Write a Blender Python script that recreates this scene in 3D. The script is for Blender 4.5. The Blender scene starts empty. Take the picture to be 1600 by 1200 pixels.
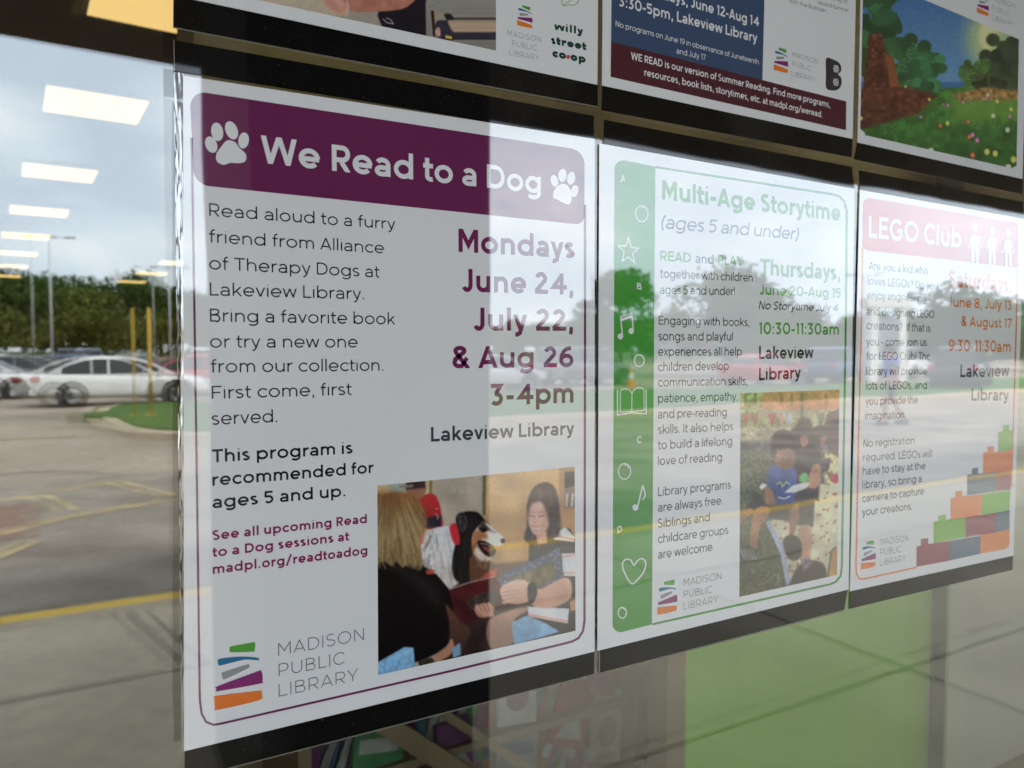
import bpy, bmesh, math, random
import numpy as np
from mathutils import Vector, Matrix
random.seed(7)
rng = np.random.default_rng(7)
SC = bpy.context.scene
COL = SC.collection

# ------------------------------------------------------------------ camera
CAM = np.array([0.0, -0.3446, 1.6])
FPX, YAW, PITCH, ROLL = 1202.0, 0.519252, 0.0443446, -0.00142836

def basis():
    cy, sy, cp, sp = math.cos(YAW), math.sin(YAW), math.cos(PITCH), math.sin(PITCH)
    f = np.array([sy * cp, cy * cp, -sp]); r = np.array([cy, -sy, 0.0]); u = np.cross(r, f)
    c, s = math.cos(ROLL), math.sin(ROLL)
    return f, r * c + u * s, u * c - r * s
CF, CR, CU = basis()
cam = bpy.data.cameras.new('camera'); camo = bpy.data.objects.new('camera', cam); COL.objects.link(camo)
camo.matrix_world = Matrix([[CR[i], CU[i], -CF[i], CAM[i]] for i in range(3)] + [[0, 0, 0, 1]])
cam.sensor_fit = 'HORIZONTAL'; cam.sensor_width = 36.0; cam.lens = 36.0 * FPX / 1600.0
cam.dof.use_dof = True; cam.dof.focus_distance = 0.40; cam.dof.aperture_fstop = 15.0
cam.clip_start = 0.02; cam.clip_end = 3000
SC.camera = camo

# ------------------------------------------------------------------ world, sun, exposure
SUN_EL, SUN_ROT = math.radians(52), math.radians(25)
wd = bpy.data.worlds.new('World'); SC.world = wd; wd.use_nodes = True
nt = wd.node_tree; nt.nodes.clear()
def N(nt, t, **kw):
    n = nt.nodes.new(t)
    for k, v in kw.items(): setattr(n, k, v)
    return n
out = N(nt, 'ShaderNodeOutputWorld'); bg = N(nt, 'ShaderNodeBackground'); bg.inputs[1].default_value = 0.1
sky = N(nt, 'ShaderNodeTexSky', sky_type='NISHITA'); sky.sun_disc = False
sky.sun_elevation = SUN_EL; sky.sun_rotation = SUN_ROT
tc = N(nt, 'ShaderNodeTexCoord')
mp = N(nt, 'ShaderNodeMapping'); mp.inputs['Scale'].default_value = (1.0, 1.0, 2.3); mp.inputs['Location'].default_value = (0.35, 0.1, 0.2)
nz = N(nt, 'ShaderNodeTexNoise'); nz.inputs['Scale'].default_value = 4.2; nz.inputs['Detail'].default_value = 7; nz.inputs['Roughness'].default_value = 0.52; nz.inputs['Distortion'].default_value = 0.3
cr = N(nt, 'ShaderNodeValToRGB')
cr.color_ramp.elements[0].position = 0.40; cr.color_ramp.elements[0].color = (4.9, 5.65, 6.5, 1)
cr.color_ramp.elements[1].position = 0.70; cr.color_ramp.elements[1].color = (8.5, 8.65, 8.8, 1)
e = cr.color_ramp.elements.new(0.52); e.color = (5.95, 6.7, 7.4, 1)
mx = N(nt, 'ShaderNodeMixRGB'); mx.inputs[0].default_value = 0.9
nt.links.new(tc.outputs['Generated'], mp.inputs[0]); nt.links.new(mp.outputs[0], nz.inputs['Vector'])
nt.links.new(nz.outputs[0], cr.inputs[0]); nt.links.new(sky.outputs[0], mx.inputs[1]); nt.links.new(cr.outputs[0], mx.inputs[2])
nt.links.new(mx.outputs[0], bg.inputs[0]); nt.links.new(bg.outputs[0], out.inputs[0])
sl = bpy.data.lights.new('sun', 'SUN'); sl.energy = 1.5; sl.angle = math.radians(14); sl.color = (1, 0.96, 0.9)
so = bpy.data.objects.new('sun', sl); COL.objects.link(so)
sd = Vector((math.sin(SUN_ROT) * math.cos(SUN_EL), math.cos(SUN_ROT) * math.cos(SUN_EL), math.sin(SUN_EL)))
so.rotation_euler = sd.to_track_quat('Z', 'Y').to_euler(); so.location = (0, -30, 40)
SC.view_settings.view_transform = 'Standard'; SC.view_settings.look = 'None'
SC.view_settings.exposure = 2.33; SC.view_settings.gamma = 1
SC.cycles.max_bounces = 10; SC.cycles.transparent_max_bounces = 16; SC.cycles.use_adaptive_sampling = False
SC.cycles.sample_clamp_indirect = 6; SC.cycles.caustics_reflective = False; SC.cycles.caustics_refractive = False

# ------------------------------------------------------------------ mapping from traced outlines to the real window plane
def ray(px, py):
    return CF + CR * ((px - 800) / FPX) + CU * ((600 - py) / FPX)
def B(px, py, y=0.0):
    D = ray(px, py); t = (y - CAM[1]) / D[1]; return CAM + D * t
def BV(pts, y):
    pts = np.asarray(pts, float)
    D = CF[None] + CR[None] * ((pts[:, :1] - 800) / FPX) + CU[None] * ((600 - pts[:, 1:2]) / FPX)
    t = (y - CAM[1]) / D[:, 1:2]
    return CAM[None] + D * t
def G(px, py, z=0.0):
    """point on the ground outside that the window mirrors at this pixel"""
    D = ray(px, py); t = (z - CAM[2]) / D[2]; p = CAM + D * t
    return np.array([p[0], -p[1], p[2]])
def lin(c):
    c = np.asarray(c, float) / 255.0
    return np.where(c <= 0.04045, c / 12.92, ((c + 0.055) / 1.055) ** 2.4)

# ------------------------------------------------------------------ objects
def tag(o, label=None, cat=None, group=None, kind=None):
    if label: o['label'] = label
    if cat: o['category'] = cat
    if group: o['group'] = group
    if kind: o['kind'] = kind
    return o
def empty(name, loc=(0, 0, 0), rz=0.0, label=None, cat=None, group=None, parent=None):
    o = bpy.data.objects.new(name, None); COL.objects.link(o); o.location = loc; o.rotation_euler = (0, 0, rz)
    o.empty_display_size = 0.05
    if parent: o.parent = parent
    return tag(o, label, cat, group)
def mesh_obj(name, verts, faces, mats, parent=None, midx=None, smooth=False):
    me = bpy.data.meshes.new(name); me.from_pydata([tuple(map(float, v)) for v in verts], [], faces)
    for m in (mats if isinstance(mats, (list, tuple)) else [mats]): me.materials.append(m)
    if midx is not None: me.polygons.foreach_set('material_index', midx)
    if smooth: me.polygons.foreach_set('use_smooth', [True] * len(me.polygons))
    me.update()
    o = bpy.data.objects.new(name, me); COL.objects.link(o)
    if parent: o.parent = parent
    return o
class MB:
    def __init__(s): s.v = []; s.f = []; s.m = []
    def add(s, vs, fs, mi=0):
        n = len(s.v); s.v += [tuple(map(float, p)) for p in vs]
        s.f += [tuple(i + n for i in f) for f in fs]; s.m += [mi] * len(fs)
    def box(s, x0, y0, z0, x1, y1, z1, mi=0):
        s.add([(x0, y0, z0), (x1, y0, z0), (x1, y1, z0), (x0, y1, z0), (x0, y0, z1), (x1, y0, z1), (x1, y1, z1), (x0, y1, z1)],
              [(0, 3, 2, 1), (4, 5, 6, 7), (0, 1, 5, 4), (1, 2, 6, 5), (2, 3, 7, 6), (3, 0, 4, 7)], mi)
    def tube(s, path, rad, n=10, mi=0, cap=True):
        path = [Vector(p) for p in path]
        rad = rad if isinstance(rad, (list, tuple)) else [rad] * len(path)
        base = len(s.v); prev = None
        for i, p in enumerate(path):
            d = (path[min(i + 1, len(path) - 1)] - path[max(i - 1, 0)]).normalized()
            a = prev if prev is not None else (Vector((1, 0, 0)) if abs(d.x) < 0.9 else Vector((0, 1, 0)))
            a = (a - d * a.dot(d)).normalized(); b = d.cross(a); prev = a
            for k in range(n):
                t = 2 * math.pi * k / n
                s.v.append(tuple(p + (a * math.cos(t) + b * math.sin(t)) * rad[i]))
        for i in range(len(path) - 1):
            for k in range(n):
                s.f.append((base + i * n + k, base + i * n + (k + 1) % n, base + (i + 1) * n + (k + 1) % n, base + (i + 1) * n + k)); s.m.append(mi)
        if cap:
            s.f.append(tuple(base + k for k in range(n))[::-1]); s.f.append(tuple(base + (len(path) - 1) * n + k for k in range(n))); s.m += [mi, mi]
    def lathe(s, prof, c=(0, 0, 0), n=20, mi=0, axis='z'):
        base = len(s.v)
        for r, h in prof:
            for k in range(n):
                t = 2 * math.pi * k / n; x, y, z = r * math.cos(t), r * math.sin(t), h
                if axis == 'y': x, y, z = x, z, y
                s.v.append((c[0] + x, c[1] + y, c[2] + z))
        for i in range(len(prof) - 1):
            for k in range(n):
                s.f.append((base + i * n + k, base + i * n + (k + 1) % n, base + (i + 1) * n + (k + 1) % n, base + (i + 1) * n + k)); s.m.append(mi)
    def build(s, name, mats, parent=None, smooth=False):
        return mesh_obj(name, s.v, s.f, mats, parent, s.m, smooth)
def boxobj(name, b, mat, parent=None, bev=0.0):
    m = MB(); m.box(*b); o = m.build(name, mat, parent)
    if bev:
        md = o.modifiers.new('bevel', 'BEVEL'); md.width = bev; md.segments = 2
    return o

# ------------------------------------------------------------------ materials
def newmat(name):
    m = bpy.data.materials.new(name); m.use_nodes = True; m.node_tree.nodes.clear(); return m, m.node_tree
def schlick(nt, r0, pw=2.6):
    lw = N(nt, 'ShaderNodeLayerWeight'); lw.inputs['Blend'].default_value = 0.5
    p = N(nt, 'ShaderNodeMath', operation='POWER'); p.inputs[1].default_value = pw
    nt.links.new(lw.outputs['Facing'], p.inputs[0])
    a = N(nt, 'ShaderNodeMath', operation='MULTIPLY_ADD'); a.inputs[1].default_value = 1 - r0; a.inputs[2].default_value = r0
    nt.links.new(p.outputs[0], a.inputs[0])
    return a.outputs[0], lw
FILM_R = 0.175
def film(name, color, attr=None, r0=None, dust=0.0, mottled=0.0, rough=0.022):
    """printed or plain sheet under glossy clear film: matte colour below, slightly wavy mirror on top"""
    m, nt = newmat(name)
    o = N(nt, 'ShaderNodeOutputMaterial'); mix = N(nt, 'ShaderNodeMixShader')
    d = N(nt, 'ShaderNodeBsdfDiffuse'); g = N(nt, 'ShaderNodeBsdfGlossy'); g.inputs['Roughness'].default_value = rough
    fac, lw = schlick(nt, FILM_R if r0 is None else r0)
    geo = N(nt, 'ShaderNodeNewGeometry')
    mpn = N(nt, 'ShaderNodeMapping'); mpn.inputs['Scale'].default_value = (9, 1, 5)
    nz = N(nt, 'ShaderNodeTexNoise'); nz.inputs['Scale'].default_value = 1.0; nz.inputs['Detail'].default_value = 1.5
    bp = N(nt, 'ShaderNodeBump'); bp.inputs['Strength'].default_value = 1.0; bp.inputs['Distance'].default_value = 0.0003
    nt.links.new(geo.outputs['Position'], mpn.inputs[0]); nt.links.new(mpn.outputs[0], nz.inputs['Vector']); nt.links.new(nz.outputs[0], bp.inputs['Height'])
    nt.links.new(bp.outputs[0], g.inputs['Normal'])
    c = tuple(color) + (1,)
    d.inputs[0].default_value = c
    src = None
    if attr:
        a = N(nt, 'ShaderNodeAttribute', attribute_name=attr); src = a.outputs['Color']
    if mottled:
        n2 = N(nt, 'ShaderNodeTexNoise'); n2.inputs['Scale'].default_value = 14; n2.inputs['Detail'].default_value = 4
        nt.links.new(geo.outputs['Position'], n2.inputs['Vector'])
        r = N(nt, 'ShaderNodeMapRange'); r.inputs['To Min'].default_value = 1 - mottled; r.inputs['To Max'].default_value = 1 + mottled
        r.inputs['From Min'].default_value = 0.3; r.inputs['From Max'].default_value = 0.7
        nt.links.new(n2.outputs[0], r.inputs[0])
        mm = N(nt, 'ShaderNodeMixRGB', blend_type='MULTIPLY'); mm.inputs[0].default_value = 1; mm.inputs[1].default_value = c
        if src: nt.links.new(src, mm.inputs[1])
        nt.links.new(r.outputs[0], mm.inputs[2]); src = mm.outputs[0]
    if dust:
        v = N(nt, 'ShaderNodeTexNoise'); v.inputs['Scale'].default_value = 900; v.inputs['Detail'].default_value = 2
        v2 = N(nt, 'ShaderNodeTexNoise'); v2.inputs['Scale'].default_value = 12; v2.inputs['Detail'].default_value = 5
        for q in (v, v2): nt.links.new(geo.outputs['Position'], q.inputs['Vector'])
        rr = N(nt, 'ShaderNodeMapRange'); rr.inputs['From Min'].default_value = 0.70; rr.inputs['From Max'].default_value = 0.86
        nt.links.new(v.outputs[0], rr.inputs[0])
        r2 = N(nt, 'ShaderNodeMapRange'); r2.inputs['From Min'].default_value = 0.52; r2.inputs['From Max'].default_value = 0.75; r2.inputs['To Max'].default_value = 0.25
        nt.links.new(v2.outputs[0], r2.inputs[0])
        ad = N(nt, 'ShaderNodeMath', operation='ADD'); nt.links.new(rr.outputs[0], ad.inputs[0]); nt.links.new(r2.outputs[0], ad.inputs[1])
        ml = N(nt, 'ShaderNodeMath', operation='MULTIPLY', use_clamp=True); ml.inputs[1].default_value = dust; nt.links.new(ad.outputs[0], ml.inputs[0])
        mm = N(nt, 'ShaderNodeMixRGB'); mm.inputs[1].default_value = c; mm.inputs[2].default_value = (0.35, 0.33, 0.3, 1)
        if src: nt.links.new(src, mm.inputs[1])
        nt.links.new(ml.outputs[0], mm.inputs[0]); src = mm.outputs[0]
    if src: nt.links.new(src, d.inputs[0])
    nt.links.new(fac, mix.inputs[0]); nt.links.new(d.outputs[0], mix.inputs[1]); nt.links.new(g.outputs[0], mix.inputs[2])
    nt.links.new(mix.outputs[0], o.inputs[0])
    return m
def pbr(name, color, rough=0.6, metal=0.0, var=0.0, scale=4.0, bump=0.0, spec=0.5, coat=0.0, col2=None, bscale=None, detail=5):
    m, nt = newmat(name)
    o = N(nt, 'ShaderNodeOutputMaterial'); p = N(nt, 'ShaderNodeBsdfPrincipled')
    p.inputs['Base Color'].default_value = tuple(color) + (1,); p.inputs['Roughness'].default_value = rough; p.inputs['Metallic'].default_value = metal
    p.inputs['Specular IOR Level'].default_value = spec; p.inputs['Coat Weight'].default_value = coat; p.inputs['Coat Roughness'].default_value = 0.05
    nt.links.new(p.outputs[0], o.inputs[0])
    if var or col2 is not None:
        g = N(nt, 'ShaderNodeNewGeometry'); n = N(nt, 'ShaderNodeTexNoise'); n.inputs['Scale'].default_value = scale; n.inputs['Detail'].default_value = detail
        nt.links.new(g.outputs['Position'], n.inputs['Vector'])
        r = N(nt, 'ShaderNodeValToRGB'); r.color_ramp.elements[0].position = 0.33; r.color_ramp.elements[1].position = 0.67
        a = np.array(color) * (1 - var); b = np.array(col2) if col2 is not None else np.array(color) * (1 + var)
        r.color_ramp.elements[0].color = tuple(a) + (1,); r.color_ramp.elements[1].color = tuple(b) + (1,)
        nt.links.new(n.outputs[0], r.inputs[0]); nt.links.new(r.outputs[0], p.inputs['Base Color'])
    if bump:
        g = N(nt, 'ShaderNodeNewGeometry'); n = N(nt, 'ShaderNodeTexNoise'); n.inputs['Scale'].default_value = bscale or scale * 10; n.inputs['Detail'].default_value = 4
        nt.links.new(g.outputs['Position'], n.inputs['Vector'])
        b = N(nt, 'ShaderNodeBump'); b.inputs['Strength'].default_value = bump; b.inputs['Distance'].default_value = 0.01
        nt.links.new(n.outputs[0], b.inputs['Height']); nt.links.new(b.outputs[0], p.inputs['Normal'])
    return m
def glow(name, color, s):
    m, nt = newmat(name); o = N(nt, 'ShaderNodeOutputMaterial'); e = N(nt, 'ShaderNodeEmission')
    e.inputs[0].default_value = tuple(color) + (1,); e.inputs[1].default_value = s; nt.links.new(e.outputs[0], o.inputs[0]); return m
def glass(name, r0):
    m, nt = newmat(name); o = N(nt, 'ShaderNodeOutputMaterial'); mix = N(nt, 'ShaderNodeMixShader')
    t = N(nt, 'ShaderNodeBsdfTransparent'); g = N(nt, 'ShaderNodeBsdfGlossy'); g.inputs['Roughness'].default_value = 0.0
    t.inputs[0].default_value = (0.97, 0.97, 0.955, 1)
    fac, lw = schlick(nt, r0, 2.5)
    nt.links.new(fac, mix.inputs[0]); nt.links.new(t.outputs[0], mix.inputs[1]); nt.links.new(g.outputs[0], mix.inputs[2]); nt.links.new(mix.outputs[0], o.inputs[0])
    return m
def smudged(name, r0):
    m = glass(name, r0); nt = m.node_tree; o = next(n for n in nt.nodes if n.type == 'OUTPUT_MATERIAL'); src = o.inputs[0].links[0].from_socket
    g = N(nt, 'ShaderNodeNewGeometry'); mpn = N(nt, 'ShaderNodeMapping'); mpn.inputs['Scale'].default_value = (26, 1, 7); a = N(nt, 'ShaderNodeTexNoise'); a.inputs['Scale'].default_value = 1; a.inputs['Detail'].default_value = 6; a.inputs['Roughness'].default_value = 0.65
    r = N(nt, 'ShaderNodeMapRange'); r.inputs['From Min'].default_value = 0.5; r.inputs['From Max'].default_value = 0.8; r.inputs['To Max'].default_value = 0.05
    d = N(nt, 'ShaderNodeBsdfDiffuse'); d.inputs[0].default_value = (0.5, 0.47, 0.42, 1); mix = N(nt, 'ShaderNodeMixShader')
    nt.links.new(g.outputs['Position'], mpn.inputs[0]); nt.links.new(mpn.outputs[0], a.inputs['Vector']); nt.links.new(a.outputs[0], r.inputs[0]); nt.links.new(r.outputs[0], mix.inputs[0])
    nt.links.new(src, mix.inputs[1]); nt.links.new(d.outputs[0], mix.inputs[2]); nt.links.new(mix.outputs[0], o.inputs[0]); return m
def clear(name):
    m, nt = newmat(name); o = N(nt, 'ShaderNodeOutputMaterial'); t = N(nt, 'ShaderNodeBsdfTransparent'); t.inputs[0].default_value = (0.97, 0.99, 0.98, 1)
    nt.links.new(t.outputs[0], o.inputs[0]); return m
PRINT = 1.9      # print albedo against the tone seen on the shaded sheet
def ink(r, g, b): return np.minimum(lin((r, g, b)) * PRINT, 0.82)
_inks = {}
def inkmat(name, rgb):
    if name not in _inks: _inks[name] = film('ink_' + name, ink(*rgb), mottled=0.04)
    return _inks[name]

# ------------------------------------------------------------------ a geometric sans alphabet drawn with strokes (cap height 1)
XH, AS, DE = 0.72, 1.03, -0.27
def arc(cx, cy, rx, ry, a0, a1, n=None):
    n = n or max(4, int(abs(a1 - a0) / 11))
    t = np.radians(np.linspace(a0, a1, n + 1))
    return [(cx + rx * math.cos(q), cy + ry * math.sin(q)) for q in t]
def glyph(ch, w):
    """strokes [(points, closed, ymin, ymax)], left and right side bearing"""
    h = w / 2; S = []; lo, hi = -9, 9
    def P(*pts, c=False, y0=-9, y1=9): S.append((list(pts), c, y0, y1))
    def ell(cx, cy, rx, ry): S.append((arc(cx, cy, rx - h, ry - h, 0, 360, 30)[:-1], True, -9, 9))
    st, rd, dg = 0.085, 0.05, 0.012; lb, rb = st, st
    def dot(x, y, r=None):
        r = r or max(w * 0.62, 0.075); S.append((arc(x, y, r / 2, r / 2, 0, 360, 14)[:-1], 'disc', r, 0))
    if ch == 'o': ell(.40, .36, .40, .375); lb = rb = rd
    elif ch in 'bdpq':
        ell(.40, .36, .40, .375); x = h if ch in 'bp' else .80 - h
        P((x, 0 if ch in 'bd' else DE), (x, AS if ch in 'bd' else XH)); lb, rb = (st, rd) if ch in 'bp' else (rd, st)
    elif ch == 'g':
        ell(.39, .36, .39, .375); P((.78 - h, XH), (.78 - h, -.02), *arc(.40, -.02, .38 - h, .265 - h, 0, -145)); lb, rb = rd, st
    elif ch == 'c': P(*arc(.40, .36, .40 - h, .375 - h, 42, 318)); lb, rb = rd, .02
    elif ch == 'e':
        P(*arc(.39, .36, .39 - h, .375 - h, 0, 318)); P((h, .36 - h * .2), (.78 - h * .4, .36 - h * .2)); lb, rb = rd, .04
    elif ch == 'a':
        W = .64; P((W - h, 0), (W - h, .44), *arc(W / 2, .44, W / 2 - h, .29 - h, 0, 150))
        P((W - h, .43 - h), (.27, .43 - h), *arc(.27, .21, .27 - h, .22 - h, 90, 270), (.36, h - .01), *arc(.36, .24, W - h - .36, .25 - h, -90, -10)); lb, rb = .05, st
    elif ch in 'nhmru':
        if ch == 'u':
            W = .68; P((W - h, XH), (W - h, 0)); P((h, XH), (h, .32), *arc(W / 2, .32, W / 2 - h, .33 - h, 180, 360))
        elif ch == 'm':
            W = 1.10; P((h, 0), (h, XH)); m = W / 2
            P((m, 0), (m, .42), *arc((m + h) / 2, .42, (m - h) / 2, .31 - h, 0, 180)); P((W - h, 0), (W - h, .42), *arc((m + W - h) / 2, .42, (W - h - m) / 2, .31 - h, 0, 180))
        elif ch == 'r':
            P((h, 0), (h, XH)); P(*arc(h + .32, .38, .32, .35 - h, 172, 86)); rb = .02
        else:
            W = .68; P((h, 0), (h, AS if ch == 'h' else XH)); P((W - h, 0), (W - h, .41), *arc(W / 2, .41, W / 2 - h, .32 - h, 0, 180))
    elif ch == 's':
        W = .56; a, b = .195, .205
        P(*arc(W / 2, XH + .01 - a, W / 2 - h - .01, a - h, 35, 235, 16), *arc(W / 2, b - .01, W / 2 - h, b - h, 58, -148, 16)); lb = rb = .04
    elif ch == 't':
        P((.17, .94), (.17, .19), *arc(.17 + .17, .19, .17, .2 - h, 180, 292)); P((0, XH - h), (.42, XH - h)); lb = rb = .02
    elif ch == 'f':
        P((.17, 0), (.17, .85), *arc(.17 + .18, .85, .18, .195 - h, 180, 78)); P((0, XH - h), (.40, XH - h)); lb = rb = .02
    elif ch == 'i': P((h, 0), (h, XH)); dot(h, .93)
    elif ch == 'j': P((.14, XH), (.14, -.06), *arc(-.02, -.06, .16, .2 - h, 0, -80)); dot(.14, .93)
    elif ch == 'l': P((h, 0), (h, AS))
    elif ch == 'k': P((h, 0), (h, AS)); P((h, .22), (.58 - h * .3, XH + h * .3), y1=XH); P((.26, .40), (.62 - h * .4, -h * .3), y0=0); rb = dg
    elif ch == 'v': P((h * 1.05, XH + h * .4), (.35, h * .3), (.70 - h * 1.05, XH + h * .4), y0=0, y1=XH); lb = rb = dg
    elif ch == 'w': P((h, XH + h * .4), (.27, h * .3), (.52, XH), (.77, h * .3), (1.04 - h, XH + h * .4), y0=0, y1=XH); lb = rb = dg
    elif ch == 'x': P((h, 0 - h * .3), (.64 - h, XH + h * .3), y0=0, y1=XH); P((h, XH + h * .3), (.64 - h, -h * .3), y0=0, y1=XH); lb = rb = dg
    elif ch == 'y':
        P((h * 1.05, XH + h * .4), (.36, h * .6), y1=XH); P((.70 - h * 1.05, XH + h * .4), (.34, -.10), *arc(.17, -.10, .13, .17 - h, -25, -110, 5), y1=XH); lb = rb = dg
    elif ch == 'z': P((0, XH - h), (.54, XH - h), (.06, h), (.58, h))
    elif ch == 'A': P((h * .9, -h * .4), (.44, 1 - h * .3), (.88 - h * .9, -h * .4), y0=0, y1=1); P((.19, .27), (.69, .27)); lb = rb = dg
    elif ch == 'B':
        P((h, 0), (h, 1)); P((h, 1 - h), (.38, 1 - h), *arc(.38, .755, .27 - h, .245 - h, 90, -90), (h, .51 + 0)); P((.1, .51 - h * .02), (.42, .51), *arc(.42, .255, .29 - h, .255 - 0, 90, -90)[1:-1], (.42, h), (h, h)); rb = rd
    elif ch == 'C': P(*arc(.50, .5, .50 - h, .515 - h, 42, 318)); lb, rb = rd, .03
    elif ch == 'G': P(*arc(.50, .5, .50 - h, .515 - h, 42, 330), (.93 - h, .46)); P((.54, .46), (.93, .46)); lb, rb = rd, .06
    elif ch == 'O': ell(.52, .5, .52, .515); lb = rb = rd
    elif ch == 'D': P((h, h), (h, 1 - h), (.38, 1 - h), *arc(.38, .5, .46 - h, .5 - h, 90, -90, 16), c=True); rb = rd
    elif ch == 'E': P((.66, 1 - h), (h, 1 - h), (h, h), (.67, h)); P((h, .51), (.59, .51)); rb = .04
    elif ch == 'F': P((.66, 1 - h), (h, 1 - h), (h, 0)); P((h, .48), (.58, .48)); rb = .03
    elif ch == 'I': P((h, 0), (h, 1))
    elif ch == 'J': P((.50 - h, 1), (.50 - h, .30), *arc(.24, .30, .26 - h, .315 - h, 0, -155)); lb = .02
    elif ch == 'L': P((h, 1), (h, h), (.60, h)); rb = .02
    elif ch == 'M': P((h, 0), (h, 1)); P((.90 - h, 0), (.90 - h, 1)); P((h, 1), (.45, .32), (.90 - h, 1), y1=1)
    elif ch == 'N': P((h, 0), (h, 1)); P((.78 - h, 0), (.78 - h, 1)); P((h, 1), (.78 - h, 0), y0=0, y1=1)
    elif ch in 'PR':
        P((h, 0), (h, 1)); P((h, 1 - h), (.40, 1 - h), *arc(.40, .675, .30 - h, .325 - h, 90, -90), (h, .35 + h)); rb = .04
        if ch == 'R': P((.36, .37), (.72 - h, -h * .4), y0=0)
    elif ch == 'S':
        W = .70; P(*arc(W / 2, .74, W / 2 - h - .02, .275 - h, 38, 240, 18), *arc(W / 2, .265, W / 2 - h, .28 - h, 60, -145, 18)); lb = rb = .05
    elif ch == 'T': P((.37, 0), (.37, 1 - h)); P((0, 1 - h), (.74, 1 - h)); lb = rb = .02
    elif ch == 'U': P((h, 1), (h, .38), *arc(.39, .38, .39 - h, .395 - h, 180, 360), (.78 - h, 1))
    elif ch == 'W': P((h, 1 + h * .4), (.33, h * .3), (.64, 1), (.95, h * .3), (1.28 - h, 1 + h * .4), y0=0, y1=1); lb = rb = dg
    elif ch == 'Y': P((h * .9, 1 + h * .4), (.41, .40), (.82 - h * .9, 1 + h * .4), y1=1); P((.41, 0), (.41, .44)); lb = rb = dg
    elif ch == '0': ell(.40, .5, .40, .515); lb = rb = .06
    elif ch == '1': P((.28 - h, 0), (.28 - h, 1 - h * .1)); P((0, .86), (.28 - h, 1 - h * 1.1), y1=1); rb = .1
    elif ch == '2': P(*arc(.33, .70, .31 - h, .31 - h, 165, -28, 14), (.06, h), y0=h); P((.03, h), (.68, h)); lb = rb = .05
    elif ch == '3': P((.05, 1 - h), (.62 - h, 1 - h), (.32, .60), *arc(.32, .305, .33 - h, .32 - h, 88, -142, 16)); lb = rb = .05
    elif ch == '4': P((.58 - h, 0), (.58 - h, 1 - h * .3)); P((.58 - h, 1 - h * 1.2), (.05, .24 + h), (.75, .24 + h)); lb = rb = .04
    elif ch == '5': P((.61, 1 - h), (.12, 1 - h), (.10, .58), *arc(.32, .325, .34 - h, .335 - h, 118, -142, 16)); lb = rb = .05
    elif ch == '6': ell(.37, .32, .36, .335); P((.60, .96 - h * .3), *arc(.52, .36, .51 - h, .65 - h, 100, 185, 9)); lb = rb = .05
    elif ch == '7': P((.02, 1 - h), (.66 - h, 1 - h), (.20, -h * .3), y0=0); lb = rb = .04
    elif ch == '8': ell(.36, .745, .31, .27); ell(.36, .275, .36, .29); lb = rb = .05
    elif ch == '9': ell(.36, .68, .36, .335); P((.13, .04 + h * .3), *arc(.21, .64, .51 - h, .65 - h, -80, 5, 9)); lb = rb = .05
    elif ch == '.': dot(.07, max(w * .5, .06), max(w, .13))
    elif ch == ',': dot(.07, max(w * .5, .06), max(w, .13)); P((.08, .04), (.03, -.16))
    elif ch == ':': dot(.07, max(w * .5, .06), max(w, .13)); dot(.07, .60, max(w, .13))
    elif ch == '-': P((0, .36), (.36, .36)); lb = rb = .07
    elif ch == '(': P(*arc(.50, .42, .46, .72, 130, 230)); lb = rb = .05
    elif ch == ')': P(*arc(-.24, .42, .46, .72, 50, -50)); lb = rb = .05
    elif ch == '!': P((h, .28), (h, 1)); dot(h, max(w * .5, .06), max(w, .13))
    elif ch == '?': P(*arc(.27, .72, .27 - h, .28 - h, 160, -60, 12), (.27, .40), (.27, .27)); dot(.27, max(w * .5, .06), max(w, .13))
    elif ch == '/': P((0, -.12), (.48, 1.08)); lb = rb = .01
    elif ch == '&': P((.80 - h, -h * .2), (.20, .66), *arc(.34, .785, .19 - 0, .225 - h, 200, -25, 12), (.14, .40), *arc(.32, .26, .31 - h, .27 - h, 145, 300, 10), (.74 - h, .47), y0=0); lb, rb = .05, .02
    elif ch == '\u2022': dot(.13, .36, .26)
    return S, lb, rb
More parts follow.
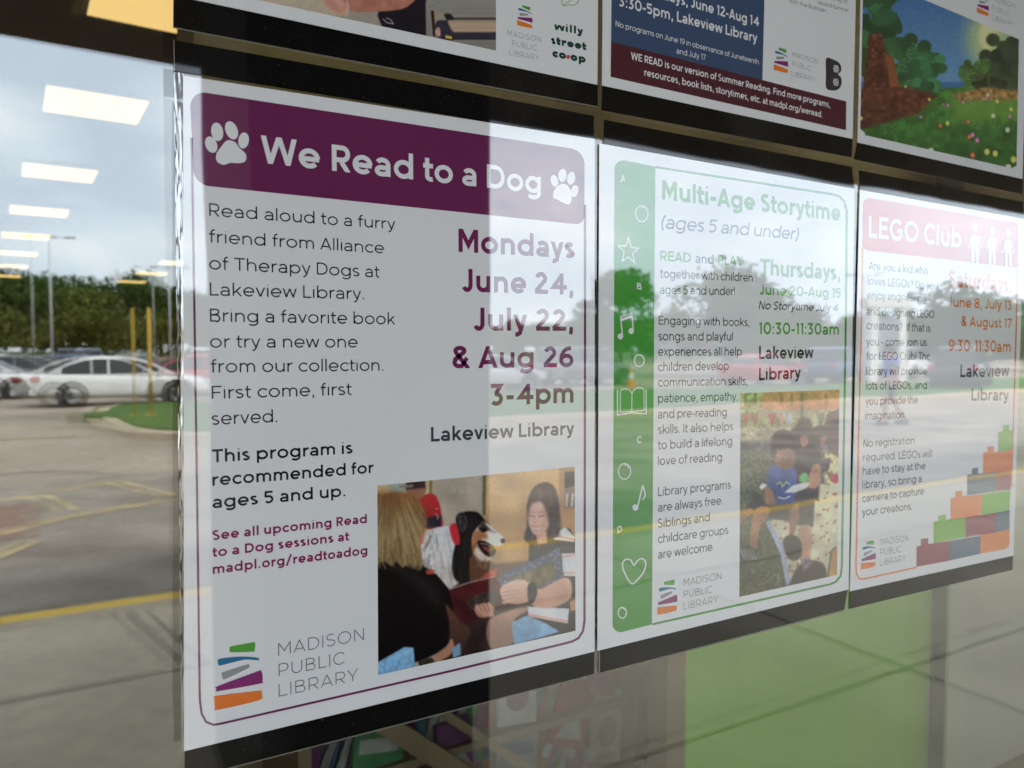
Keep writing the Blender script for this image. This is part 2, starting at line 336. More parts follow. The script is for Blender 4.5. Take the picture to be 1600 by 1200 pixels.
def stroke_poly(pts, closed, w, y0, y1):
    """strip of quads along a centre line with mitred joints"""
    if closed == 'disc': return np.array(pts), [tuple(range(len(pts)))]
    p = np.array(pts, float)
    keep = [0] + [i for i in range(1, len(p)) if np.hypot(*(p[i] - p[i - 1])) > 1e-5]; p = p[keep]
    n = len(p); hw = w / 2; L = []; R = []
    for i in range(n):
        a = p[i - 1] if (i > 0 or closed) else None; b = p[(i + 1) % n] if (i < n - 1 or closed) else None
        if a is None: t = b - p[i]; t /= np.hypot(*t); m = np.array([-t[1], t[0]]); k = 1
        elif b is None: t = p[i] - a; t /= np.hypot(*t); m = np.array([-t[1], t[0]]); k = 1
        else:
            t1 = p[i] - a; t1 /= np.hypot(*t1); t2 = b - p[i]; t2 /= np.hypot(*t2)
            n1 = np.array([-t1[1], t1[0]]); n2 = np.array([-t2[1], t2[0]]); m = n1 + n2; l = np.hypot(*m)
            if l < 0.25: m = n1; k = 1
            else: m /= l; k = min(1 / max(m @ n1, 0.12), 7.0)
        L.append(p[i] + m * hw * k); R.append(p[i] - m * hw * k)
    V = np.array(L + R)
    if V[:, 1].min() < y0 - 1e-6 or V[:, 1].max() > y1 + 1e-6:
        V2 = []; F2 = []
        for i in range(n if closed else n - 1):
            q = [V[i], V[(i + 1) % n], V[n + (i + 1) % n], V[n + i]]
            for lim, sg in ((y0, 1), (y1, -1)):
                o = []
                for a, b in zip(q, q[1:] + q[:1]):
                    da, db = (a[1] - lim) * sg, (b[1] - lim) * sg
                    if da >= 0: o.append(a)
                    if da * db < 0: o.append(a + (b - a) * da / (da - db))
                q = o
                if not q: break
            if len(q) > 2: F2.append(tuple(range(len(V2), len(V2) + len(q)))); V2 += q
        return np.array(V2), F2
    F = [(i, (i + 1) % n, n + (i + 1) % n, n + i) for i in range(n if closed else n - 1)]
    return V, F
def layout(s, w, space=0.0, italic=0.0, sx=1.0):
    x = 0.0; V = []; F = []; K = []; nb = 0; prev_rb = None
    for ch in s:
        if ch == ' ': x += (0.32 + space) * sx; prev_rb = None; continue
        S, lb, rb = glyph(ch, w)
        if not S: continue
        polys = [stroke_poly([(q[0] * (1.0 if c == 'disc' else sx), q[1]) for q in p] if c != 'disc' else [(q[0] - np.mean([z[0] for z in p]) * (1 - sx), q[1]) for q in p], c, w, a, b) for p, c, a, b in S]
        xmin = min(v[:, 0].min() for v, f in polys); xmax = max(v[:, 0].max() for v, f in polys)
        x += (lb + space * 0.5) * sx
        for k, (v, f) in enumerate(polys):
            q = v.copy(); q[:, 0] += x - xmin
            V.append(q); K += [k] * len(q); F += [tuple(i + nb for i in g) for g in f]; nb += len(q)
        x += xmax - xmin + (rb + space * 0.5) * sx
    V = np.concatenate(V); V[:, 0] -= V[:, 0].min()
    W = V[:, 0].max()
    if italic: V[:, 0] += V[:, 1] * italic
    return V, F, np.array(K), W
def text(name, lines, mat, parent, y, w=0.11, space=0.0, italic=0.0):
    """lines: (string, x0, y0, x1, y1, cap[, weight]) traced baselines; the letters lie in the window plane"""
    vs = []; fs = []; nb = 0
    for ln in lines:
        s, x0, y0, x1, y1, cap = ln[:6]; ww = ln[6] if len(ln) > 6 else w
        p0 = B(x0, y0, y); p1 = B(x1, y1, y); ch = B(x0, y0 - cap, y)[2] - p0[2]
        sx = 1.0; tgt = np.hypot(*(p1 - p0)[[0, 2]]) / ch
        for _ in range(4):
            V, F, K, W = layout(s, ww, space, italic, sx); sx *= tgt / W
        P = p0[None] + (p1 - p0)[None] * (V[:, :1] / W); P[:, 2] += V[:, 1] * ch; P[:, 1] -= K * 2e-6
        vs.append(P); fs += [tuple(i + nb for i in f) for f in F]; nb += len(P)
    return mesh_obj(name, np.concatenate(vs), fs, mat, parent)
class Ink:
    """flat printed shapes, outlines traced and laid on the window plane"""
    def __init__(s, nm, y): s.y = y; s.v = []; s.f = []; s.m = []; s.k = 0
    def poly(s, pts, mi=0):
        P = BV(pts, s.y - s.k * 2e-6); s.k += 1; n = len(s.v); s.v += [tuple(p) for p in P]; s.f.append(tuple(range(n, n + len(P)))); s.m.append(mi)
    def line(s, pts, w, closed=False, mi=0):
        V, F = stroke_poly(pts, closed, w, -1e9, 1e9)
        P = BV(V, s.y - s.k * 2e-6); s.k += 1; n = len(s.v); s.v += [tuple(p) for p in P]; s.f += [tuple(i + n for i in f) for f in F]; s.m += [mi] * len(F)
    def ell(s, cx, cy, rx, ry, rot=0, mi=0, n=28):
        s.poly(ellpts(cx, cy, rx, ry, rot, n), mi)
    def build(s, name, mats, parent): return mesh_obj(name, s.v, s.f, mats, parent, s.m)
def ellpts(cx, cy, rx, ry, rot=0, n=28):
    c, q = math.cos(math.radians(rot)), math.sin(math.radians(rot)); r = []
    for i in range(n):
        t = 2 * math.pi * i / n; a, b = rx * math.cos(t), ry * math.sin(t); r.append((cx + a * c - b * q, cy + a * q + b * c))
    return r
def spline(pts, closed=False, n=8):
    p = np.array(pts, float); m = len(p); o = []
    for i in range(m if closed else m - 1):
        g = lambda k: p[k % m] if closed else p[min(max(k, 0), m - 1)]
        a, b, c, d = g(i - 1), g(i), g(i + 1), g(i + 2)
        for t in np.linspace(0, 1, n, endpoint=False):
            o.append(tuple(.5 * (2 * b + (c - a) * t + (2 * a - 5 * b + 4 * c - d) * t * t + (3 * b - a - 3 * c + d) * t ** 3)))
    if not closed: o.append(tuple(p[-1]))
    return o
def quadpt(q, u, v):
    """q = TL,TR,BR,BL"""
    q = np.asarray(q, float)
    return (q[0] * (1 - u) + q[1] * u) * (1 - v) + (q[3] * (1 - u) + q[2] * u) * v
def sheet(name, q, y, mat, parent, th=0.00025):
    """thin sheet with real thickness, front face at y"""
    P = BV(q, y); n = len(P); Q = P.copy(); Q[:, 1] += th
    fs = [tuple(range(n)), tuple(range(2 * n - 1, n - 1, -1))] + [(i, n + i, n + (i + 1) % n, (i + 1) % n) for i in range(n)]
    return mesh_obj(name, np.concatenate([P, Q]), fs, mat, parent)
def rounded(q, r, n=8):
    """rounded corners for an outline; r radius in px, scalar or per corner"""
    q = [np.array(p, float) for p in q]; m = len(q); o = []
    for i in range(m):
        rr = r if np.isscalar(r) else r[i]
        if rr <= 0: o.append(tuple(q[i])); continue
        a = q[i - 1] - q[i]; b = q[(i + 1) % m] - q[i]; a /= np.hypot(*a); b /= np.hypot(*b)
        s, e = q[i] + a * rr, q[i] + b * rr
        for t in np.linspace(0, 1, n + 1):
            k = 0.5523; c1 = s - a * rr * k; c2 = e - b * rr * k
            o.append(tuple((1 - t) ** 3 * s + 3 * (1 - t) ** 2 * t * c1 + 3 * (1 - t) * t * t * c2 + t ** 3 * e))
    return o
# ------------------------------------------------------------------ printed pictures: soft-edged shapes become vertex colours of the print
class Canvas:
    def __init__(s, w, h, scale, base):
        s.W, s.H, s.s = int(w * scale), int(h * scale), scale
        s.a = np.tile(np.array(base, float)[None, None], (s.H, s.W, 1))
        s.Y, s.X = np.mgrid[0:s.H, 0:s.W]; s.X = (s.X + .5) / scale; s.Y = (s.Y + .5) / scale
        s.rng = np.random.default_rng(5)
    def _mask(s, pts):
        p = np.array(pts, float); m = np.zeros((s.H, s.W), bool)
        x0, x1 = p[:, 0].min(), p[:, 0].max(); y0, y1 = p[:, 1].min(), p[:, 1].max()
        i0, i1 = max(int(x0 * s.s) - 1, 0), min(int(x1 * s.s) + 2, s.W); j0, j1 = max(int(y0 * s.s) - 1, 0), min(int(y1 * s.s) + 2, s.H)
        if i1 <= i0 or j1 <= j0: return m
        X, Y = s.X[j0:j1, i0:i1], s.Y[j0:j1, i0:i1]; k = np.zeros(X.shape, bool)
        for a, b in zip(p, np.roll(p, -1, 0)):
            if a[1] == b[1]: continue
            k ^= ((a[1] > Y) != (b[1] > Y)) & (X < (b[0] - a[0]) * (Y - a[1]) / (b[1] - a[1]) + a[0])
        m[j0:j1, i0:i1] = k; return m
    @staticmethod
    def _blur(m, r):
        m = m.astype(float)
        for _ in range(2):
            for ax in (0, 1):
                k = int(r)
                if k < 1: continue
                c = np.cumsum(np.pad(m, [(k + 1, k) if a == ax else (0, 0) for a in (0, 1)], mode='edge'), ax)
                m = (np.take(c, range(2 * k + 1, c.shape[ax]), ax) - np.take(c, range(0, c.shape[ax] - 2 * k - 1), ax)) / (2 * k + 1)
        return m
    def noise(s, sc, seed=0):
        r = np.random.default_rng(seed); n = max(int(max(s.W, s.H) / (sc * s.s)) + 3, 4); g = r.random((n, n))
        x = s.X / sc; y = s.Y / sc; i = np.clip(x.astype(int), 0, n - 2); j = np.clip(y.astype(int), 0, n - 2); u = x - i; v = y - j
        u = u * u * (3 - 2 * u); v = v * v * (3 - 2 * v)
        return (g[j, i] * (1 - u) + g[j, i + 1] * u) * (1 - v) + (g[j + 1, i] * (1 - u) + g[j + 1, i + 1] * u) * v
    def poly(s, pts, col, soft=1, col2=None, axis='y', var=0.0, vs=20, smooth=False, al=1.0):
        if smooth: pts = spline(pts, True, 6)
        m = s._mask(pts); 
        if not m.any(): return
        p = np.array(pts, float); M = s._blur(m, soft * s.s * 1.0) * al
        c = np.array(col, float)[None, None]
        if col2 is not None:
            q, k = (s.Y, 1) if axis == 'y' else (s.X, 0)
            t = np.clip((q - p[:, k].min()) / max(np.ptp(p[:, k]), 1), 0, 1)[..., None]; c = c * (1 - t) + np.array(col2, float)[None, None] * t
        if var: c = c * (1 + var * (s.noise(vs, int(p[0, 0] * 7) % 97) - .5)[..., None] * 2)
        s.a = s.a * (1 - M[..., None]) + c * M[..., None]
    def ell(s, cx, cy, rx, ry, col, rot=0, **k): s.poly(ellpts(cx, cy, rx, ry, rot), col, **k)
    def stroke(s, pts, w, col, al=1.0, soft=0.5):
        p = np.array(pts, float); x0, y0 = p.min(0) - w - 3; x1, y1 = p.max(0) + w + 3
        i0, i1 = max(int(x0 * s.s), 0), min(int(x1 * s.s) + 1, s.W); j0, j1 = max(int(y0 * s.s), 0), min(int(y1 * s.s) + 1, s.H)
        if i1 <= i0 or j1 <= j0: return
        X, Y = s.X[j0:j1, i0:i1], s.Y[j0:j1, i0:i1]; d = np.full(X.shape, 1e9)
        for a, b in zip(p[:-1], p[1:]):
            e = b - a; t = np.clip(((X - a[0]) * e[0] + (Y - a[1]) * e[1]) / max(e @ e, 1e-6), 0, 1)
            d = np.minimum(d, np.hypot(X - a[0] - t * e[0], Y - a[1] - t * e[1]))
        M = np.clip((w / 2 - d) / max(soft * 2, .3) + .5, 0, 1)[..., None] * al
        s.a[j0:j1, i0:i1] = s.a[j0:j1, i0:i1] * (1 - M) + np.array(col, float) * M
    def hair(s, region, n, dirf, length, w, cols, al=.6, seed=1):
        """strands inside a region, running along dirf(x, y)"""
        r = np.random.default_rng(seed); m = s._mask(region); ys, xs = np.nonzero(m); keep = s.a.copy()
        if not len(xs): return
        for _ in range(n):
            i = r.integers(len(xs)); x, y = s.X[ys[i], xs[i]], s.Y[ys[i], xs[i]]; pts = [(x, y)]
            for k in range(6):
                dx, dy = dirf(x, y); l = math.hypot(dx, dy) or 1; x += dx / l * length / 6; y += dy / l * length / 6; pts.append((x, y))
            s.stroke(pts, w * r.uniform(.5, 1.3), cols[r.integers(len(cols))], al)
        k = s._blur(m, 4 * s.s)[..., None]; k = np.clip(k * 1.6 - .1, 0, 1); s.a = keep * (1 - k) + s.a * k
    def grain(s, amt, sc=2.0, seed=3): s.a *= (1 + amt * (s.noise(sc, seed) - .5)[..., None] * 2)
    def soften(s, r):
        s.a = np.stack([s._blur2(s.a[..., k], r) for k in range(3)], -1)
    def _blur2(s, m, r):
        g = np.exp(-.5 * (np.arange(-int(3 * r) - 1, int(3 * r) + 2) / r) ** 2); g /= g.sum(); k = len(g) // 2
        for ax in (0, 1):
            q = np.pad(m, [(k, k) if a == ax else (0, 0) for a in (0, 1)], mode='edge'); m = sum(w * np.take(q, range(i, i + m.shape[ax]), ax) for i, w in enumerate(g))
        return m
    def sample(s, x, y):
        x = np.clip(x * s.s - .5, 0, s.W - 1.001); y = np.clip(y * s.s - .5, 0, s.H - 1.001); i = x.astype(int); j = y.astype(int); u = (x - i)[..., None]; v = (y - j)[..., None]
        a = s.a; return (a[j, i] * (1 - u) + a[j, i + 1] * u) * (1 - v) + (a[j + 1, i] * (1 - u) + a[j + 1, i + 1] * u) * v
PICT = film('picture_print', (1, 1, 1), attr='Col')
def picture(name, cv, q, org, zs, y, parent, step=1.1, inside=None, gain=1.35, sat=0.88):
    """cv in zoomed units: px = org + zoomed / zs; q = TL,TR,BR,BL outline in px; a fine grid of coloured vertices"""
    q = np.array(q, float); nx = int(max(np.hypot(*(q[1] - q[0])), np.hypot(*(q[2] - q[3]))) / step); ny = int(max(np.hypot(*(q[3] - q[0])), np.hypot(*(q[2] - q[1]))) / step)
    U, V = np.meshgrid(np.linspace(0, 1, nx + 1), np.linspace(0, 1, ny + 1)); U = U[..., None]; V = V[..., None]
    px = (q[0] * (1 - U) + q[1] * U) * (1 - V) + (q[3] * (1 - U) + q[2] * U) * V
    col = cv.sample((px[..., 0] - org[0]) * zs, (px[..., 1] - org[1]) * zs)
    rgb = lin(np.clip(col, 0, 255)); lum = rgb @ np.array([.3, .6, .1]); rgb = np.clip((rgb * sat + lum[..., None] * (1 - sat)) * gain, 0.004, 0.85)
    P = BV(px.reshape(-1, 2), y)
    idx = np.arange((nx + 1) * (ny + 1)).reshape(ny + 1, nx + 1)
    F = np.stack([idx[:-1, :-1], idx[1:, :-1], idx[1:, 1:], idx[:-1, 1:]], -1).reshape(-1, 4)
    if inside is not None:
        c = px.reshape(-1, 2)[F].mean(1); F = F[inside(c[:, 0], c[:, 1])]
    me = bpy.data.meshes.new(name); me.vertices.add(len(P)); me.vertices.foreach_set('co', P.astype(np.float32).ravel())
    me.loops.add(F.size); me.loops.foreach_set('vertex_index', F.astype(np.int32).ravel())
    me.polygons.add(len(F)); me.polygons.foreach_set('loop_start', np.arange(0, F.size, 4, dtype=np.int32)); me.polygons.foreach_set('loop_total', np.full(len(F), 4, np.int32))
    me.update(calc_edges=True)
    at = me.color_attributes.new('Col', 'FLOAT_COLOR', 'POINT'); at.data.foreach_set('color', np.concatenate([rgb.reshape(-1, 3), np.ones((len(P), 1))], 1).astype(np.float32).ravel())
    me.materials.append(PICT); o = bpy.data.objects.new(name, me); COL.objects.link(o); o.parent = parent; return o

# ------------------------------------------------------------------ posters
PY = -0.0010                 # front face of the sheets
L1, L2 = PY - 0.00005, PY - 0.0001
PAPER = film('white_paper', (0.80, 0.81, 0.845), mottled=0.015)
PURPLE = inkmat('purple', (82, 31, 65)); BLACK = inkmat('black', (22, 24, 28)); GREY = inkmat('grey', (78, 80, 84)); DKGREY = inkmat('dark_grey', (48, 52, 58))
GREEN = inkmat('green', (62, 122, 42)); GREENP = inkmat('panel_green', (52, 114, 48)); ORANGE = inkmat('orange', (196, 92, 34)); RED = inkmat('brick_red', (160, 68, 52))
BLUE = inkmat('blue', (22, 84, 116)); MID = inkmat('mid_grey', (112, 114, 116)); PLUM = inkmat('plum', (100, 30, 84)); SLATE = inkmat('slate', (62, 76, 92))
WHITE = PAPER; NAVY = inkmat('navy', (42, 58, 84)); MAROON = inkmat('maroon', (58, 22, 34)); TEAL = inkmat('deep_green', (14, 52, 46)); LILAC = inkmat('lilac_grey', (74, 72, 96))
BLOCKP = inkmat('block_plum', (112, 46, 66)); BLOCKB = inkmat('block_blue', (60, 78, 98)); BLOCKO = inkmat('block_orange', (204, 98, 46)); BLOCKG = inkmat('block_green', (92, 140, 52))
_logo = dict(green=[(300,470),(304,462),(315,458),(438,435),(450,435),(455,442),(451,474),(441,485),(312,491),(303,485)],
  blue=[(230,542),(240,527),(330,515),(400,512),(468,516),(478,523),(470,530),(400,528),(335,541),(246,563),(234,557)],
  grey=[(255,605),(264,597),(402,554),(417,554),(419,566),(405,577),(278,634),(263,633),(256,622)],
  plum=[(221,683),(232,672),(470,587),(487,584),(497,606),(497,642),(484,654),(236,700),(221,698)],
  orange=[(210,738),(224,724),(470,692),(490,691),(494,716),(473,744),(228,800),(213,788)])
def _logo_norm():
    k = {c: np.array([B(280 + x / 3.81, 900 + y / 3.81)[[0, 2]] for x, y in p]) for c, p in _logo.items()}
    al = np.concatenate(list(k.values())); mn, mxx = al.min(0), al.max(0)
    return {c: (p - mn) / (mxx - mn) for c, p in k.items()}
LOGON = _logo_norm()
def logo_mark(parent, x0, x1, ytop, ybot, y):
    """x0,x1: left and right edge; ytop, ybot: top and bottom at the left edge, in px"""
    a, b, t = B(x0, ybot, y), B(x1, ybot, y), B(x0, ytop, y); w = b[0] - a[0]; h = t[2] - a[2]
    vs = []; fs = []; mi = []
    for i, c in enumerate(('green', 'blue', 'grey', 'plum', 'orange')):
        p = np.array(spline(LOGON[c], True, 3)); n = len(vs); vs += [(a[0] + u * w, y, a[2] + v * h) for u, v in p]; fs.append(tuple(range(n, n + len(p)))); mi.append(i)
    return mesh_obj('logo_mark', vs, fs, [GREEN, BLUE, MID, PLUM, ORANGE], parent, mi)
def logo(parent, mark, lines, space=0.1, w=0.075):
    t = text('library_logo', lines, GREY, parent, L2, w, space)
    logo_mark(t, *mark, L2); return t

def poster(label, q, cat='poster'):
    e = empty('event_poster', B(*q[3], PY), 0, label, cat, 'printed library posters in the window')
    MW = Matrix.Translation(e.location)
    e['_inv'] = 1
    return e
def settle(e):
    """children were built in world space: keep them there under the poster's own origin"""
    bpy.context.view_layer.update()
    for c in e.children: c.matrix_parent_inverse = Matrix.Translation(-Vector(e.location))
    if '_inv' in e: del e['_inv']

# --- poster 1: the dog reading poster
q1 = [(286, 118), (929.3, 217), (929, 1018), (287.5, 1174)]
p1 = poster('white poster with purple banner reading We Read to a Dog', q1)
sheet('paper', q1, PY, PAPER, p1)
hd = Ink('header', L1)
hd.poly(rounded([(296.5, 141), (913.5, 235), (913, 351.5), (303, 288.5)], [26, 22, 14, 24]))
hd.build('header_panel', [PURPLE], p1)
ln = Ink('b', L1)
ln.line([(299.2, 215), (300.2, 260), (304, 500), (308, 780), (312, 1080)] + [(312.4, 1095), (315, 1115), (322, 1128), (334, 1132.6), (346, 1130.5)] +
        [(700, 1049.5), (880, 1006)] + [(894, 1002.3), (904, 997), (911, 986), (913.3, 970), (914, 620), (914.3, 320)], 3.6)
ln.build('border_line', [PURPLE], p1)
pw = Ink('p', L2)
for cx, cy, rx, ry, ro in ((330, 226, 9, 13.3, -22), (339.3, 206, 9.3, 14.5, -10), (361.8, 203.6, 9.3, 14.8, -22), (380.6, 219.5, 8.2, 12.6, 8)): pw.ell(cx, cy, rx, ry, ro)
pw.poly(spline([(355, 219.5), (367, 222), (374, 231), (384, 241), (383, 252), (372, 255), (360, 254.5), (349, 257.5), (339, 252), (338, 241), (345, 230)], True, 6))
pw.build('paw_print', [WHITE], p1); pw = Ink('p', L2)
for cx, cy, rx, ry, ro in ((866.2, 282.5, 5.6, 9.4, -14), (878.6, 274, 6.6, 10.4, 4), (892.3, 278.5, 6.4, 10.2, 10), (897.7, 298.5, 5.8, 9.4, 14)): pw.ell(cx, cy, rx, ry, ro)
pw.poly(spline([(881, 287.5), (888, 291), (892, 300), (893.5, 311), (889, 319), (880, 317), (871, 312), (864.5, 309), (865, 299), (872, 290)], True, 6))
pw.build('paw_print', [WHITE], p1)
text('title_text', [("We Read to a Dog", 408, 254.3, 845, 302.5, 43)], WHITE, p1, L2, 0.185)
text('body_text', [("Read aloud to a furry", 327, 337.3, 617.5, 358.6, 20), ("friend from Alliance", 326.8, 378.7, 600, 396, 20), ("of Therapy Dogs at", 327, 420.7, 593, 433.7, 20.3),
    ("Lakeview Library.", 328, 461.7, 569, 467.8, 20.5), ("Bring a favorite book", 328.3, 502.5, 617.5, 507, 20.5), ("or try a new one", 328.3, 543.3, 559, 543, 20.5),
    ("from our collection.", 329.3, 582.2, 599, 579.2, 20.5), ("First come, first", 331, 623.4, 549.5, 616.8, 20.5), ("served.", 331, 664, 433.3, 659.5, 20.5)], BLACK, p1, L1, 0.113, 0.03)
text('age_text', [("This program is", 331.3, 722.8, 551, 708.3, 20.5), ("recommended for", 332, 759.2, 584, 738.8, 20), ("ages 5 and up.", 332, 794.3, 539.5, 775.5, 20)], BLACK, p1, L1, 0.172, 0.02)
text('web_text', [("See all upcoming Read", 332, 844.2, 573.3, 817, 15.3), ("to a Dog sessions at", 332, 870.6, 545.5, 844.4, 15.3), ("madpl.org/readtoadog", 332.5, 897, 574, 866.2, 15.3)], inkmat('berry', (104, 22, 66)), p1, L1, 0.2, 0.02)
text('date_text', [("Mondays", 716.5, 393.6, 898, 403.6, 36.5), ("June 24,", 722, 455.6, 896, 460.6, 36), ("July 22,", 740, 516.4, 895.5, 517, 36), ("& Aug 26", 707, 575.6, 896, 573.4, 35), ("3-4pm", 767, 634, 896, 629, 34)], inkmat('berry2', (88, 30, 66)), p1, L1, 0.20)
text('place_text', [("Lakeview Library", 673.5, 690.2, 897, 679, 23)], DKGREY, p1, L1, 0.185)
logo(p1, (335.2, 411, 1014.5, 1110.3), [("MADISON", 434.9, 1024.7, 568.7, 999.8, 19.5), ("PUBLIC", 435.6, 1056.8, 538.5, 1036.8, 19.5), ("LIBRARY", 435.6, 1088.6, 559.5, 1062.8, 19.5)])

# dog picture, painted in zoomed units (3.1575 x) from (570,700)
c = Canvas(1100, 1200, 0.62, (150, 135, 118))
c.poly([(0, 100), (340, 100), (340, 460), (0, 460)], (196, 168, 122), 2)
c.poly([(120, 150), (200, 150), (200, 240), (120, 240)], (150, 165, 150), 4)
c.poly([(318, 120), (334, 120), (330, 400), (316, 400)], (120, 112, 66), 1)
c.poly([(334, 110), (585, 90), (590, 520), (330, 520)], (172, 158, 142), 3, (160, 146, 130), var=.05, vs=60)
c.poly([(583, 90), (600, 88), (596, 330), (580, 330)], (92, 96, 58), 1.5)
c.poly([(600, 80), (966, 60), (960, 560), (592, 600)], (206, 164, 104), 4, (176, 134, 86), var=.06, vs=90)
c.stroke([(785, 110), (785, 420)], 3, (180, 140, 92), .6, 1)
c.poly([(958, 60), (1060, 50), (1060, 420), (958, 420)], (176, 132, 84), 3); c.poly([(985, 120), (1060, 110), (1060, 185), (985, 200)], (70, 60, 52), 3); c.poly([(985, 200), (1060, 195), (1060, 290), (985, 300)], (120, 108, 96), 3)
for x, k in ((995, (200, 196, 188)), (1010, (150, 90, 70)), (1022, (220, 214, 200)), (1034, (80, 96, 120))): c.poly([(x, 225), (x + 9, 222), (x + 4, 288), (x - 5, 290)], k, 1)
for x in (430, 470, 505): c.stroke([(x, 195), (x + 16, 193), (x + 16, 214), (x, 216), (x, 195)], 3, (192, 184, 174), .8, 1)
c.poly([(380, 540), (600, 600), (820, 575), (1060, 560), (1060, 1000), (380, 1100)], (58, 42, 36), 12, (44, 32, 30), var=.25, vs=50)
c.poly([(600, 575), (820, 555), (820, 640), (600, 680)], (112, 80, 62), 8)
# man in a cap and red jersey
c.poly([(252, 275), (296, 232), (338, 228), (364, 262), (377, 320), (379, 390), (290, 396), (250, 340)], (178, 32, 36), 2, (140, 24, 30), smooth=True); c.poly([(300, 345), (376, 330), (376, 388), (300, 392)], (40, 38, 52), 2)
c.poly([(205, 190), (296, 178), (294, 232), (262, 256), (214, 230)], (146, 98, 78), 2, smooth=True); c.poly([(200, 166), (298, 158), (298, 196), (206, 206)], (64, 46, 46), 2); c.poly([(168, 186), (240, 180), (236, 194), (172, 196)], (130, 116, 110), 1.5)
c.stroke([(348, 300), (362, 298)], 3, (220, 200, 190)); c.stroke([(350, 325), (364, 340), (356, 348)], 4, (206, 190, 180))
# the dog: pale mane, dark head, tan muzzle
man = [(284, 440), (320, 404), (380, 388), (425, 392), (448, 450), (446, 560), (470, 650), (430, 690), (380, 704), (344, 650), (300, 575), (276, 505)]
c.poly(man, (196, 196, 202), 3, (168, 150, 134), smooth=True)
c.hair(man, 240, lambda x, y: (.15 + (x - 360) * .002, 1), 70, 5, [(236, 236, 240), (212, 214, 222), (160, 160, 170), (124, 116, 116)], .45)
c.hair([(268, 450), (330, 420), (330, 640), (286, 580)], 60, lambda x, y: (-.35, 1), 60, 4, [(226, 226, 232), (70, 64, 66), (180, 180, 190)], .5, 22)
bib = [(452, 380), (450, 340), (480, 318), (520, 312), (560, 320), (596, 362), (606, 396), (560, 424), (536, 470), (530, 560), (526, 650), (490, 668), (448, 650), (430, 600), (436, 520), (452, 450)]
c.poly(bib, (26, 22, 24), 2.5, (34, 28, 27), smooth=True); c.hair(bib, 160, lambda x, y: (.1, 1), 60, 5, [(50, 44, 46), (16, 14, 16), (70, 60, 58)], .35, 2)
c.poly([(520, 540), (560, 530), (648, 580), (650, 650), (540, 700), (516, 640)], (98, 62, 44), 4, smooth=True); c.hair([(520, 560), (640, 600), (640, 660), (540, 690)], 60, lambda x, y: (.3, 1), 50, 4, [(150, 110, 80), (70, 44, 34)], .4, 4)
c.poly([(548, 400), (590, 360), (612, 378), (650, 412), (684, 440), (694, 458), (686, 474), (650, 484), (604, 472), (560, 466), (534, 480), (530, 440)], (196, 178, 160), 3, (216, 204, 194), smooth=True)
c.poly([(560, 392), (592, 356), (618, 384), (656, 414), (640, 418), (604, 408), (580, 420)], (70, 58, 54), 4, smooth=True); c.poly([(592, 366), (612, 378), (660, 420), (640, 414), (606, 388)], (206, 196, 190), 2, smooth=True)
c.poly([(536, 420), (560, 408), (596, 420), (606, 446), (570, 452), (552, 480), (548, 530), (530, 500)], (166, 104, 58), 5, smooth=True); c.poly([(566, 396), (592, 392), (604, 408), (580, 416)], (34, 28, 27), 3, smooth=True)
c.poly([(554, 462), (590, 458), (640, 492), (642, 522), (616, 536), (574, 512)], (40, 24, 26), 2.5, smooth=True); c.poly([(580, 486), (608, 492), (626, 512), (600, 510)], (132, 62, 64), 3, smooth=True); c.stroke([(572, 472), (600, 474), (640, 496)], 4, (214, 206, 198), .7)
c.poly([(548, 484), (566, 500), (600, 536), (626, 542), (604, 560), (566, 552), (544, 520)], (206, 192, 180), 4, smooth=True); c.hair([(536, 500), (610, 540), (600, 600), (540, 580)], 40, lambda x, y: (.3, 1), 36, 4, [(150, 110, 82), (196, 180, 166), (60, 44, 38)], .4, 15)
c.hair([(534, 420), (600, 420), (590, 470), (536, 500)], 50, lambda x, y: (-.3, .9), 22, 3, [(196, 140, 92), (110, 66, 38), (60, 44, 36)], .35, 14); c.hair([(610, 396), (684, 446), (670, 470), (610, 450)], 40, lambda x, y: (1, .7), 20, 2.5, [(236, 230, 224), (168, 156, 148)], .3, 16)
c.ell(681, 458, 12, 13, (58, 52, 54), soft=2); c.stroke([(586, 404), (600, 408)], 5, (20, 16, 16), .9)
c.poly([(456, 330), (492, 322), (508, 372), (490, 420), (466, 400)], (48, 42, 44), 3, smooth=True); c.hair([(456, 330), (505, 322), (508, 400), (470, 410)], 40, lambda x, y: (.2, 1), 40, 4, [(90, 84, 88), (20, 18, 20)], .5, 6)
c.poly([(418, 392), (452, 376), (470, 468), (440, 470)], (186, 26, 40), 2, smooth=True)
c.poly([(570, 640), (610, 610), (650, 590), (654, 630), (600, 640)], (176, 70, 50), 3)
# girl: dress, stripes, hair, face
c.poly([(812, 470), (860, 430), (940, 400), (1010, 396), (1045, 460), (1045, 900), (960, 908), (800, 830), (806, 600)], (52, 46, 48), 3, smooth=False, var=.12, vs=40)
for p, k in (([(936, 416), (990, 392), (1036, 440), (1036, 464), (930, 452)], (216, 214, 222)), ([(972, 520), (1042, 520), (1042, 632), (978, 632)], (206, 206, 218)), ([(800, 782), (1008, 792), (1002, 866), (808, 830)], (206, 206, 216))): c.poly(p, k, 1.5)
for p in ([(940, 432), (1034, 452)], [(974, 534), (1042, 530)], [(978, 618), (1042, 616)], [(806, 822), (1000, 856)]): c.stroke(p, 6, (222, 108, 72), .9, 1)
hr = [(800, 290), (815, 225), (850, 182), (900, 170), (938, 198), (956, 262), (962, 370), (950, 436), (900, 450), (850, 478), (806, 470), (786, 440), (800, 380)]
c.poly(hr, (78, 58, 50), 2.5, (56, 42, 38), smooth=True); c.hair(hr, 110, lambda x, y: ((x - 870) * .004, 1), 90, 4, [(112, 88, 74), (44, 34, 32), (130, 104, 88)], .4, 8)
